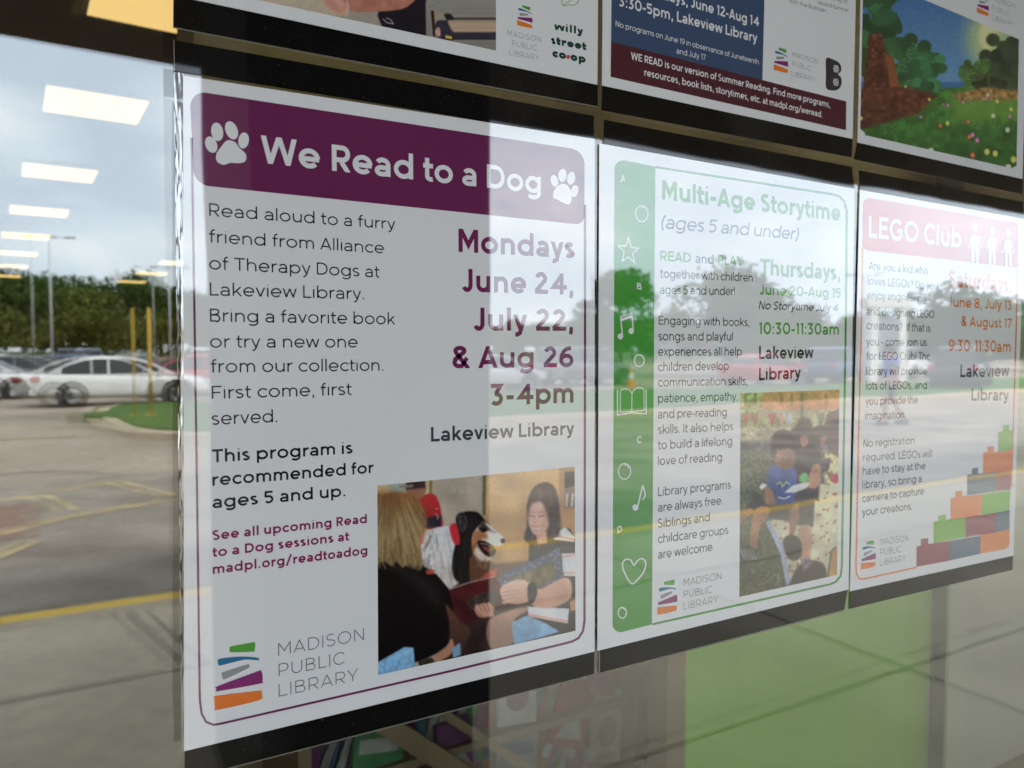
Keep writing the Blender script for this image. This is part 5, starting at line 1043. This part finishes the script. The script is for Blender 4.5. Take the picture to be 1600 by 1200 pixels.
for i, (x, z, w_, h_, tilt, r_) in enumerate(bookpos):
    c1, c2 = cols_[rng.integers(len(cols_))], cols_[rng.integers(len(cols_))]
    if not r_:
        b_ = empty('shelf_book', (x, 1.47, z + .002), 0, f'{c1} book standing spine out on the birch display', 'book', 'books standing on the birch display'); b_.rotation_euler = (0, math.radians(tilt), 0); q_ = w_ / 2; dp = 0.15
        m = MB(); m.box(-q_, 0, 0, q_, .003, h_); m.box(-q_, .003, 0, -q_ + .002, dp, h_); m.box(q_ - .002, .003, 0, q_, dp, h_); m.build('cover', BC[c1], b_); boxobj('pages', (-q_ + .0025, .0035, .003, q_ - .0025, dp - .004, h_ - .003), PAGES, b_)
        m = MB(); m.box(-q_ * .7, -.0008, h_ * .62, q_ * .7, -.0002, h_ * .84); m.build('spine_label', BC[c2 if c2 != c1 else 'white'], b_); continue
    c1, c2 = {0.62: ('green', 'white'), 0.86: ('plum', 'cream'), 1.03: ('white', 'plum'), 1.02: ('grey', 'blue'), 1.19: ('red', 'white'), 1.32: ('cream', 'grey'), 1.31: ('pink', 'grey')}[x]
    b_ = empty('picture_book', (x, 1.43 + .004 * (i % 5), z), 0, f'{c1} picture book with {c2} cover art, face out behind the slanted rails', 'book', 'picture books behind the rails')
    b_.rotation_euler = (math.radians(-8), math.radians(tilt), 0)
    t_ = 0.007
    m = MB(); m.box(-w_ / 2, -t_, 0, w_ / 2, -t_ + 0.002, h_); m.box(-w_ / 2, t_ - 0.002, 0, w_ / 2, t_, h_); m.box(-w_ / 2, -t_ + 0.002, 0, -w_ / 2 + 0.002, t_ - 0.002, h_); m.build('cover', BC[c1], b_)
    boxobj('pages', (-w_ / 2 + 0.003, -t_ + 0.0025, 0.003, w_ / 2 - 0.003, t_ - 0.0025, h_ - 0.003), PAGES, b_)
    m = MB()
    def flat(pts): 
        n = len(m.v); m.v += [(px_, -t_ - 0.0006, pz_) for px_, pz_ in pts]; m.f.append(tuple(range(n, n + len(pts)))); m.m.append(0)
    if i % 3 == 0: flat(ellpts(0, h_ * .42, w_ * .3, h_ * .22, 0, 18))
    elif i % 3 == 1: flat([(-w_ * .4, h_ * .7), (w_ * .4, h_ * .7), (w_ * .4, h_ * .88), (-w_ * .4, h_ * .88)])
    else: flat([(-w_ * .35, h_ * .1), (w_ * .4, h_ * .15), (w_ * .1, h_ * .6)])
    m.build('cover_art', BC[c2] if c2 != c1 else BC['white'], b_)

# ------------------------------------------------------------------ cars
TYRE = pbr('tyre', (0.015, 0.015, 0.016), 0.85); RIM = pbr('alloy', (0.16, 0.165, 0.17), 0.3, metal=0.8); DGLASS = pbr('car_glass', (0.012, 0.016, 0.018), 0.05, spec=0.8); BLKP = pbr('black_plastic', (0.02, 0.02, 0.021), 0.6)
TAIL = pbr('tail_lamp', (0.45, 0.015, 0.015), 0.2, coat=0.5); HEADL = pbr('head_lamp', (0.7, 0.72, 0.75), 0.1, coat=0.6)
PAINT = {n: pbr('paint_' + n, c, 0.35, coat=1.0) for n, c in dict(white=(.74, .74, .72), red=(.38, .02, .025), silver=(.42, .43, .45), black=(.02, .02, .023), blue=(.05, .09, .2), grey=(.13, .135, .14)).items()}
def car(kind, paint, label, x, y, ang):
    e = empty('parked_car', (0, 0, 0), 0, label, 'car', 'cars parked in the lot')
    P = PAINT[paint]; suv = kind == 'suv'
    Lf, Lr, wb = (2.3, -2.35, 1.38)
    belt, roof, hood, deck, sill = (1.02, 1.72, 1.02, 1.05, .30) if suv else (.90, 1.44, .88, .96, .22)
    # (x, z bottom, z top, half width)
    st = [(Lr, .5, deck - .28, .72), (Lr + .05, .36, deck - .06, .80), (Lr + .3, .28, deck, .87), (-1.75, sill, deck + .01, .90), (-1.0, sill, belt + .05, .915), (0, sill, belt + .01, .92), (.9, sill, belt - .01, .915), (1.3, sill, hood + .01, .90), (1.75, .26, hood - .06, .87), (2.08, .30, hood - .15, .80), (Lf - .04, .36, hood - .28, .70), (Lf, .46, hood - .36, .62)]
    V = []; F = []
    for sx, zb, zt, hw in st:
        prof = [(0, zb), (hw * .86, zb), (hw * .985, zb + .1), (hw, zb + (zt - zb) * .5), (hw * .97, zt - .09), (hw * .90, zt - .015), (hw * .5, zt + .012), (0, zt + .016)]
        ring = prof + [(-a, b) for a, b in prof[-2:0:-1]]
        V += [(sx, a, b) for a, b in ring]
    n = 14
    for i in range(len(st) - 1):
        for k in range(n): F.append((i * n + k, (i + 1) * n + k, (i + 1) * n + (k + 1) % n, i * n + (k + 1) % n))
    F.append(tuple(range(n))); F.append(tuple((len(st) - 1) * n + k for k in range(n))[::-1])
    body = mesh_obj('body', V, F, P, e, smooth=True)
    md = body.modifiers.new('s', 'SUBSURF'); md.levels = 1; md.render_levels = 1
    if suv: top = [(-2.16, belt + .02), (-2.02, roof - .1), (-1.8, roof - .02), (-1.0, roof), (0, roof - .01), (.4, roof - .08), (1.22, belt - .02)]
    else: top = [(-1.98, belt + .05), (-1.45, roof - .20), (-1.05, roof - .06), (-.6, roof), (-.15, roof), (.25, roof - .05), (.65, roof - .17), (1.45, belt - .03)]
    zr = roof
    hwid = lambda z, s=1.0: (.80 - (z - belt) / (zr - belt) * .22) * s
    V = [(a, s * hwid(b), b) for a, b in top for s in (1, -1)]; F = [(2 * i, 2 * i + 2, 2 * i + 3, 2 * i + 1) for i in range(len(top) - 1)]
    F += [tuple(2 * i for i in range(len(top)))[::-1], tuple(2 * i + 1 for i in range(len(top)))]
    cab = mesh_obj('cabin', V, F, P, e)
    md = cab.modifiers.new('b', 'BEVEL'); md.width = .05; md.segments = 2
    tz = lambda xx: np.interp(xx, [a for a, b in top], [b for a, b in top])
    def side(x0, x1, nm):
        for s in (1, -1):
            xs = np.linspace(x0, x1, 9); up = [(xx, min(tz(xx) - .075, roof - .09)) for xx in xs]
            up = [(a, b) for a, b in up if b > belt + .05]
            pts = [(up[0][0], belt + .04)] + up + [(up[-1][0], belt + .04)]
            V = [(a, s * (hwid(b) + .022), b) for a, b in pts] + [(a, s * (hwid(b) - .01), b) for a, b in pts]; q = len(pts)
            F = [tuple(range(q)), tuple(range(2 * q - 1, q - 1, -1))] + [(i, q + i, q + (i + 1) % q, (i + 1) % q) for i in range(q)]
            mesh_obj(nm, V, F, DGLASS, e)
    if suv: side(-2.0, -1.15, 'side_window'); side(-1.05, -.22, 'side_window'); side(-.14, .95, 'side_window')
    else: side(-1.58, -.46, 'side_window'); side(-.38, 1.02, 'side_window')
    def slope(i0, i1, nm, o_):
        a, b = top[i0], top[i1]; l = math.hypot(b[0] - a[0], b[1] - a[1]); nx, nz = -(b[1] - a[1]) / l, (b[0] - a[0]) / l
        pts = []
        for t in (.08, .94):
            xx, zz = a[0] + (b[0] - a[0]) * t, a[1] + (b[1] - a[1]) * t; pts += [(xx + nx * o_, hwid(zz) * .92, zz + nz * o_), (xx + nx * o_, -hwid(zz) * .92, zz + nz * o_)]
        V = pts + [(p[0] - nx * o_ * 1.5, p[1], p[2] - nz * o_ * 1.5) for p in pts]
        mesh_obj(nm, V, [(0, 2, 3, 1), (4, 5, 7, 6), (0, 1, 5, 4), (2, 6, 7, 3), (0, 4, 6, 2), (1, 3, 7, 5)], DGLASS, e)
    slope(0, 1, 'rear_window', .02); slope(len(top) - 2, len(top) - 1, 'windscreen', .02)
    for wx in (-1.33, 1.36):
        for s in (1, -1):
            m = MB(); R_ = .345 if suv else .325
            m.lathe([(R_ * .60, -.11), (R_ * .93, -.115), (R_, -.09), (R_, .09), (R_ * .93, .115), (R_ * .60, .11)], (wx, s * .80, R_), 24, 0, 'y'); w = m.build('wheel', TYRE, e, True)
            m = MB(); m.lathe([(0.0, s * .10), (R_ * .2, s * .105), (R_ * .55, s * .085), (R_ * .62, s * .112)], (wx, s * .80, R_), 20, 0, 'y'); m.build('rim', RIM, w, True)
            m = MB(); m.lathe([(R_ + .02, -.10), (R_ + .085, -.10), (R_ + .085, .125), (R_ + .02, .125), (R_ + .02, -.1)], (wx, s * .80, R_ + .01), 24, 0, 'y'); m.build('wheel_arch', BLKP, e, True)
    for s in (1, -1):
        boxobj('tail_lamp', (Lr + .0, s * .72 - .15, deck - .24, Lr + .24, s * .72 + .15, deck - .09), TAIL, e, .03); boxobj('head_lamp', (Lf - .36, s * .64 - .13, hood - .30, Lf - .06, s * .64 + .13, hood - .18), HEADL, e, .03)
        boxobj('mirror', (.86, s * .98 - .09, belt + .03, .98, s * .98 + .09, belt + .15), P, e, .03)
    boxobj('bumper', (Lr - .03, -.74, .34, Lr + .12, .74, .52), P if not suv else BLKP, e, .05)
    e.location = (x, y, 0.004); e.rotation_euler = (0, 0, ang)
    return e
car('sedan', 'white', 'white sedan parked broadside behind the grass island', 1.35, -25.3, math.radians(2))
H = math.pi / 2
for kd, pn, lb, x, y, a in (('sedan', 'white', 'white saloon seen tail first left of the white sedan', -2.9, -30.6, 0.12), ('sedan', 'silver', 'silver sedan left of the two white saloons', -5.2, -34.6, 0.1), ('sedan', 'grey', 'grey saloon in the row behind the white sedan', -1.4, -35, .12), ('sedan', 'white', 'white saloon left of the grey saloon', -4.6, -38.5, .15), ('sedan', 'blue', 'navy saloon behind the grey saloon', 0.6, -40, .1), ('sedan', 'red', 'dull red saloon far behind the white saloons', -7.4, -52, .3), ('sedan', 'red', 'dark red saloon just behind the nose of the white sedan', 4.4, -28.9, .05), ('sedan', 'white', 'white saloon in the far row by the light pole', -2.6, -43, 0.2),
        ('suv', 'blue', 'dark blue wagon in the middle of the far row', 0.8, -48.5, H), ('sedan', 'grey', 'grey saloon in the far row', 3.6, -49, H), ('suv', 'white', 'white wagon in the far row', 6.4, -48.8, -H), ('suv', 'silver', 'silver wagon in the far row', 9.2, -49, H), ('sedan', 'black', 'black saloon in the far row', 12, -49.2, H),
        ('sedan', 'silver', 'silver saloon parked beyond the island', 14.3, -26.4, 0.05), ('suv', 'grey', 'grey wagon parked beyond the island', 19.6, -27.5, -0.1), ('sedan', 'red', 'bright red saloon near the leafy tree', 26.5, -23.6, -0.2), ('suv', 'blue', 'dark blue wagon beside the red saloon', 31.2, -23.4, -0.25), ('suv', 'black', 'black wagon on the near right of the lot', 30.4, -17.2, -0.4), ('sedan', 'silver', 'silver saloon on the right of the lot', 36.5, -21, -0.4), ('suv', 'white', 'white wagon on the far right of the lot', 40, -26, -0.3)):
    car(kd, pn, lb, x, y, a)

# ------------------------------------------------------------------ lot furniture
GALV = pbr('galvanised', (0.52, 0.53, 0.53), 0.5, metal=0.0); YPOST = pbr('post_yellow', (0.62, 0.40, 0.03), 0.55, var=0.1, scale=4); LAMPG = pbr('lamp_grey', (0.10, 0.10, 0.10), 0.6)
def lightpole(x, y, h, rz, label):
    e = empty('light_pole', (x, y, 0), rz, label, 'light pole', 'light poles of the car park')
    m = MB(); m.tube([(0, 0, 0.7), (0, 0, h)], [.11, .07], 12); m.build('shaft', GALV, e, True)
    m = MB(); m.lathe([(0, .7), (.28, .7), (.30, .66), (.30, 0)], (0, 0, 0), 16); m.build('base', KERB, e)
    m = MB(); m.tube([(-1.0, 0, h - .02), (1.0, 0, h - .02)], .035, 8); m.build('arm', GALV, e)
    for s in (-1, 1): boxobj('lamp_head', (s * 1.25 - .32, -.17, h - .09, s * 1.25 + .32, .17, h + .05), LAMPG, e, .03)
for x, y, h, r, l in ((-1.15, -60, 9.2, 0.2, 'tall twin headed light pole left of the trees'), (7.9, -77, 9.2, 0.1, 'light pole behind the white sedan'), (70, -50, 9.2, 0.8, 'light pole on the right of the lot')): lightpole(x, y, h, r, l)
e = empty('yellow_post', (1.5, -18.5, 0.15), 0, 'slim yellow post on the grass island', 'post'); m = MB(); m.tube([(0, 0, 0), (0, 0, 2.35)], .045, 12); m.build('shaft', YPOST, e, True); m = MB(); m.lathe([(0, 2.40), (.034, 2.385), (.045, 2.35)], (0, 0, 0), 12); m.build('cap', YPOST, e, True); boxobj('base_plate', (-.12, -.12, 0, .12, .12, .015), YPOST, e)
e = empty('traffic_cone', (18.2, -22.6, 0.16), 0, 'orange traffic cone with a white band on the grass island', 'cone')
ORG = pbr('cone_orange', (0.75, 0.14, 0.02), 0.5); m = MB(); m.lathe([(.17, .03), (.05, .72), (.03, .74), (0, .74)], (0, 0, 0), 18); m.build('cone_body', ORG, e, True); boxobj('foot', (-.2, -.2, 0, .2, .2, .03), ORG, e, .01); m = MB(); m.lathe([(.122, .33), (.086, .55)], (0, 0, 0), 18); m.build('white_band', pbr('cone_white', (.75, .75, .73), .5), e, True)
a, b = G(1362, 600), G(1403, 599); mid = (a + b) / 2; rz = math.atan2(b[1] - a[1], b[0] - a[0]); hw = np.hypot(*(b - a)[:2]) / 2
e = empty('entrance_sign', (mid[0], mid[1], 0), rz, 'white framed sign with a plain grey panel across the lot', 'sign'); WPAINT = pbr('sign_white', (.72, .71, .68), .6)
for s in (-1, 1): boxobj('sign_post', (s * hw - .22, -.2, 0, s * hw + .22, .2, 3.5), WPAINT, e, .02)
boxobj('top_beam', (-hw - .5, -.26, 3.502, hw + .5, .26, 3.95), WPAINT, e, .03); boxobj('panel', (-hw + .23, -.08, 1.3, hw - .23, .08, 3.0), pbr('sign_grey', (.2, .22, .26), .5), e)
for i, px_ in enumerate((1461, 1489)):
    g = G(px_, 610); e = empty('bollard', (g[0], g[1], 0), 0, ('left' if i == 0 else 'right') + ' of two pale bollards across the lot', 'bollard', 'pale bollards'); m = MB(); m.lathe([(.13, 0), (.13, 1.25), (.10, 1.33), (0, 1.36)], (0, 0, 0), 14); m.build('shaft', WPAINT, e, True); m = MB(); m.lathe([(.136, 1.0), (.136, 1.12)], (0, 0, 0), 14); m.build('band', YPOST, e)
g = G(1105, 606); e = empty('stop_sign', (g[0], g[1], 0), -0.75, 'red octagonal road sign on a post across the lot', 'sign')
m = MB(); m.tube([(0, 0, 0), (0, 0, 2.0)], .03, 8); m.build('shaft', GALV, e)
m = MB(); pts = [(.38 * math.cos(math.radians(22.5 + 45 * i)), .38 * math.sin(math.radians(22.5 + 45 * i)) + 1.75) for i in range(8)]
m.add([(p[0], .034, p[1]) for p in pts] + [(p[0], .044, p[1]) for p in pts], [tuple(range(8)), tuple(range(15, 7, -1))] + [(i, (i + 1) % 8, 8 + (i + 1) % 8, 8 + i) for i in range(8)]); m.build('sign_face', pbr('sign_red', (.5, .02, .03), .5), e)

# ------------------------------------------------------------------ person walking across the lot
def skinned(name, chains, mat, parent, lv=2):
    """chains: list of [(x,y,z,r)...] sharing joints by position; one continuous skinned surface"""
    vs = []; rr = []; ix = {}; es = []
    def vid(p):
        k = tuple(round(q, 4) for q in p[:3])
        if k not in ix: ix[k] = len(vs); vs.append(p[:3]); rr.append(p[3])
        return ix[k]
    for ch in chains:
        for a, b in zip(ch[:-1], ch[1:]): es.append((vid(a), vid(b)))
    me = bpy.data.meshes.new(name); me.from_pydata(vs, es, []); me.update()
    o = bpy.data.objects.new(name, me); COL.objects.link(o); o.parent = parent
    sk = o.modifiers.new('skin', 'SKIN'); sk.use_smooth_shade = True
    if not me.skin_vertices: me.attributes.new
    for i, sv in enumerate(me.skin_vertices[0].data): sv.radius = (rr[i], rr[i]); sv.use_root = (i == 0)
    sb = o.modifiers.new('sub', 'SUBSURF'); sb.levels = lv; sb.render_levels = lv
    me.materials.append(mat); return o
SKIN = pbr('skin', (0.50, 0.29, 0.21), 0.55); SHIRT = pbr('blue_shirt', (0.09, 0.16, 0.42), 0.85, var=0.12, scale=14); SHORTS = pbr('dark_shorts', (0.035, 0.04, 0.055), 0.85); HAIRM = pbr('dark_hair', (0.03, 0.02, 0.015), 0.6); SHOE = pbr('shoe', (0.08, 0.08, 0.09), 0.6)
pe = empty('person', (15.26, -9.96, 0.004), math.radians(-150), 'person in a blue T-shirt and dark shorts walking across the lot', 'person')
pelvis = (0, 0, .90, .115); waist = (0.01, 0, 1.06, .11); chest = (.02, 0, 1.27, .13); neck = (.03, 0, 1.42, .05); hd0 = (.045, 0, 1.50, .065); hd1 = (.06, 0, 1.58, .088); hd2 = (.055, 0, 1.655, .075)
ch = [[pelvis, waist, chest, neck, hd0, hd1, hd2]]
for s, sw in ((1, 1), (-1, -1)):
    sh = (.02, s * .17, 1.36, .055); el = (-.05 * sw - .02, s * .23, 1.10, .042); wr = (.10 * sw + .05, s * .23, .89, .028); pm = (.12 * sw + .06, s * .225, .835, .03)
    ch.append([chest, sh, el, wr, pm])
    for k in range(4): ch.append([pm, (pm[0] + .012 - .002 * k, pm[1] + (k - 1.5) * .017, pm[2] - .05, .0095), (pm[0] + .022, pm[1] + (k - 1.5) * .016, pm[2] - .085 + .004 * abs(k - 1.3), .008)])
    ch.append([pm, (pm[0] + .035, pm[1] - s * .022, pm[2] - .015, .010), (pm[0] + .05, pm[1] - s * .026, pm[2] - .045, .009)])
    hip = (.0, s * .085, .86, .088); kn = (.14 * -sw + .05, s * .09, .48, .058); an = (.26 * -sw - .08, s * .09, .10 if s > 0 else .12, .038); toe = (an[0] + .15, s * .10, .035, .035)
    ch.append([pelvis, hip, kn, an, toe])
body = skinned('body', ch, SKIN, pe)
skinned('shirt', [[(0, 0, .93, .135), (0.01, 0, 1.06, .132), (.02, 0, 1.27, .15), (.028, 0, 1.385, .075)]] + [[(.02, 0, 1.27, .15), (.02, s * .17, 1.355, .075), (-.02 * s, s * .215, 1.19, .062)] for s in (1, -1)], SHIRT, pe)
skinned('shorts', [[(0, 0, .93, .13), (0, 0, .885, .13)]] + [[(0, 0, .885, .13), (.0, s * .088, .82, .105), (.10 * -s + .035, s * .092, .56, .085)] for s in (1, -1)], SHORTS, pe)
m = MB(); base = []
for i in range(9):
    for j in range(16):
        th = math.pi * (i / 8) * .62; ph = 2 * math.pi * j / 16; back = 1 + .25 * max(0, -math.cos(ph)) * (i / 8)
        m.v.append((.05 + .102 * math.sin(th) * math.cos(ph) * 1.08 - .006, .093 * math.sin(th) * math.sin(ph), 1.60 + .125 * math.cos(th) * (1 if i < 6 else 1) - .06 * max(0, -math.cos(ph)) * (i / 8)))
for i in range(8):
    for j in range(16): m.f.append((i * 16 + j, (i + 1) * 16 + j, (i + 1) * 16 + (j + 1) % 16, i * 16 + (j + 1) % 16)); m.m.append(0)
m.build('hair', HAIRM, pe, True)
m = MB()
for s in (1, -1): m.lathe([(0, .012), (.009, .006), (.010, 0)], (.148, s * .03, 1.585), 8, 0)
m.build('eyes', HAIRM, pe); m = MB(); m.tube([(.15, 0, 1.585), (.165, 0, 1.555), (.145, 0, 1.545)], [.008, .014, .008], 8); m.build('nose', SKIN, pe, True)
m = MB(); m.tube([(.138, -.025, 1.515), (.147, 0, 1.511), (.138, .025, 1.515)], .006, 6); m.build('mouth', pbr('lips', (.35, .12, .1), .5), pe)
for s, sw in ((1, 1), (-1, -1)):
    ax = .26 * -sw - .08; m = MB(); m.tube([(ax - .05, s * .09, .05), (ax + .06, s * .095, .055), (ax + .20, s * .10, .03)], [.045, .052, .034], 10); m.build('shoe', SHOE, pe, True)

# ------------------------------------------------------------------ trees
def leafmat(n, a, b):
    m, nt = newmat(n); o = N(nt, 'ShaderNodeOutputMaterial'); d = N(nt, 'ShaderNodeBsdfDiffuse'); g = N(nt, 'ShaderNodeNewGeometry'); x = N(nt, 'ShaderNodeTexNoise'); x.inputs['Scale'].default_value = 0.45; x.inputs['Detail'].default_value = 3
    r = N(nt, 'ShaderNodeValToRGB'); r.color_ramp.elements[0].position = .35; r.color_ramp.elements[1].position = .65; r.color_ramp.elements[0].color = (*a, 1); r.color_ramp.elements[1].color = (*b, 1)
    nt.links.new(g.outputs['Position'], x.inputs['Vector']); nt.links.new(x.outputs[0], r.inputs[0]); nt.links.new(r.outputs[0], d.inputs[0]); nt.links.new(d.outputs[0], o.inputs[0]); return m
BARK = pbr('bark', (0.09, 0.065, 0.045), 0.95, var=0.25, scale=6)
LEAF = [leafmat('leaf_dark', (.03, .065, .018), (.07, .115, .03)), leafmat('leaf_mid', (.045, .09, .02), (.10, .15, .04)), leafmat('leaf_olive', (.07, .09, .02), (.13, .15, .04))]
def crown_mesh(seed, w, h, z0, nl, leaf, lumps=14):
    r = np.random.default_rng(seed); C_ = []
    for i in range(lumps):
        a = r.uniform(0, 2 * math.pi); zz = r.uniform(0, 1) ** .8; rad = w * .5 * math.sqrt(max(.05, 1 - (zz * 1.02 - .28) ** 2 / .62)) * r.uniform(.35, .8); C_.append((rad * math.cos(a), rad * math.sin(a), z0 + zz * h * .86, r.uniform(.16, .30) * w))
    k = r.integers(len(C_), size=nl); C_ = np.array(C_)[k]
    d = r.normal(size=(nl, 3)); d /= np.linalg.norm(d, axis=1, keepdims=True); rr = C_[:, 3:] * r.uniform(.35, 1.05, (nl, 1)) ** .6
    p = C_[:, :3] + d * rr * np.array([1, 1, .8]); p[:, 2] = np.maximum(p[:, 2], z0 - .25)
    a = r.normal(size=(nl, 3)); a /= np.linalg.norm(a, axis=1, keepdims=True); b = np.cross(a, r.normal(size=(nl, 3))); b /= np.linalg.norm(b, axis=1, keepdims=True)
    s = leaf * r.uniform(.6, 1.3, (nl, 1)); V = np.stack([p - a * s, p + b * s * .55, p + a * s, p - b * s * .55], 1).reshape(-1, 3)
    return V, [(4 * i, 4 * i + 1, 4 * i + 2, 4 * i + 3) for i in range(nl)]
def tree(label, x, y, w, h, seed, mat, nl=2600, leaf=.3, group='trees beyond the car park'):
    e = empty('tree', (x, y, -.03), rng.uniform(0, 6), label, 'tree', group)
    z0 = h * .24; V, F = crown_mesh(seed, w, h - z0, z0, nl, leaf); mesh_obj('crown', V, F, mat, e)
    m = MB(); m.tube([(0, 0, 0), (.05, .02, h * .3), (.02, -.03, h * .62), (0, 0, h * .85)], [h * .028, h * .02, h * .012, h * .004], 9)
    r = np.random.default_rng(seed)
    for i in range(7):
        a = r.uniform(0, 6.28); z = h * r.uniform(.28, .6); L_ = w * r.uniform(.25, .42); m.tube([(0, 0, z), (L_ * .5 * math.cos(a), L_ * .5 * math.sin(a), z + L_ * .35), (L_ * math.cos(a), L_ * math.sin(a), z + L_ * .75)], [h * .010, h * .007, h * .003], 6)
    m.build('trunk', BARK, e, True); return e
protos = [tree('dark green deciduous tree of the far tree line', -10, -100, 11, 11.5, 1, LEAF[0], 3400, .42), tree('mid green deciduous tree of the far tree line', -4, -104, 10, 10.5, 2, LEAF[1], 3400, .42), tree('olive green lower tree of the far tree line', 2, -97, 9, 8.0, 3, LEAF[2], 3000, .40)]
def copy_thing(src, x, y, rz, s):
    r_ = src.copy(); COL.objects.link(r_); r_.location = (x, y, -.03); r_.rotation_euler = (0, 0, rz); r_.scale = (s, s, s)
    for ch_ in src.children: q_ = ch_.copy(); COL.objects.link(q_); q_.parent = r_; q_.matrix_parent_inverse = ch_.matrix_parent_inverse
    return r_
ang = -9.0; i = 0
while ang < 68:
    t = math.radians(ang); R_ = 112 + 14 * math.sin(i * 2.3) - 0.05 * ang
    copy_thing(protos[(i * 7 + i // 3) % 2], R_ * math.sin(t), -R_ * math.cos(t), i * 1.7, (.70 + .2 * abs(math.sin(i * 1.31))) * float(np.interp(ang, [4, 16, 28, 40, 70], [1.1, .8, .58, .66, .6])))
    if i % 2 == 0: copy_thing(protos[2], (R_ - 19) * math.sin(t + .02), -(R_ - 19) * math.cos(t + .02), i * 2.1, (.5 + .22 * abs(math.sin(i * .9))) * float(np.interp(ang, [8, 25, 70], [1, .7, .7])))
    ang += 1.7; i += 1
tree('big leafy tree with a ragged crown beside the lot', 33.5, -32.5, 8.2, 5.9, 11, LEAF[1], 3600, .24, None)
tree('slimmer leafy tree left of the big ragged tree', 27.6, -35.5, 5.0, 6.0, 12, LEAF[1], 2600, .22, None)
tree('tall dark tree right of the white framed sign', 52, -29.5, 8.5, 4.9, 13, LEAF[0], 3000, .26, None)
tree('dark tree at the far right of the lot', 62, -29, 8, 5.0, 14, LEAF[0], 2600, .26, None)
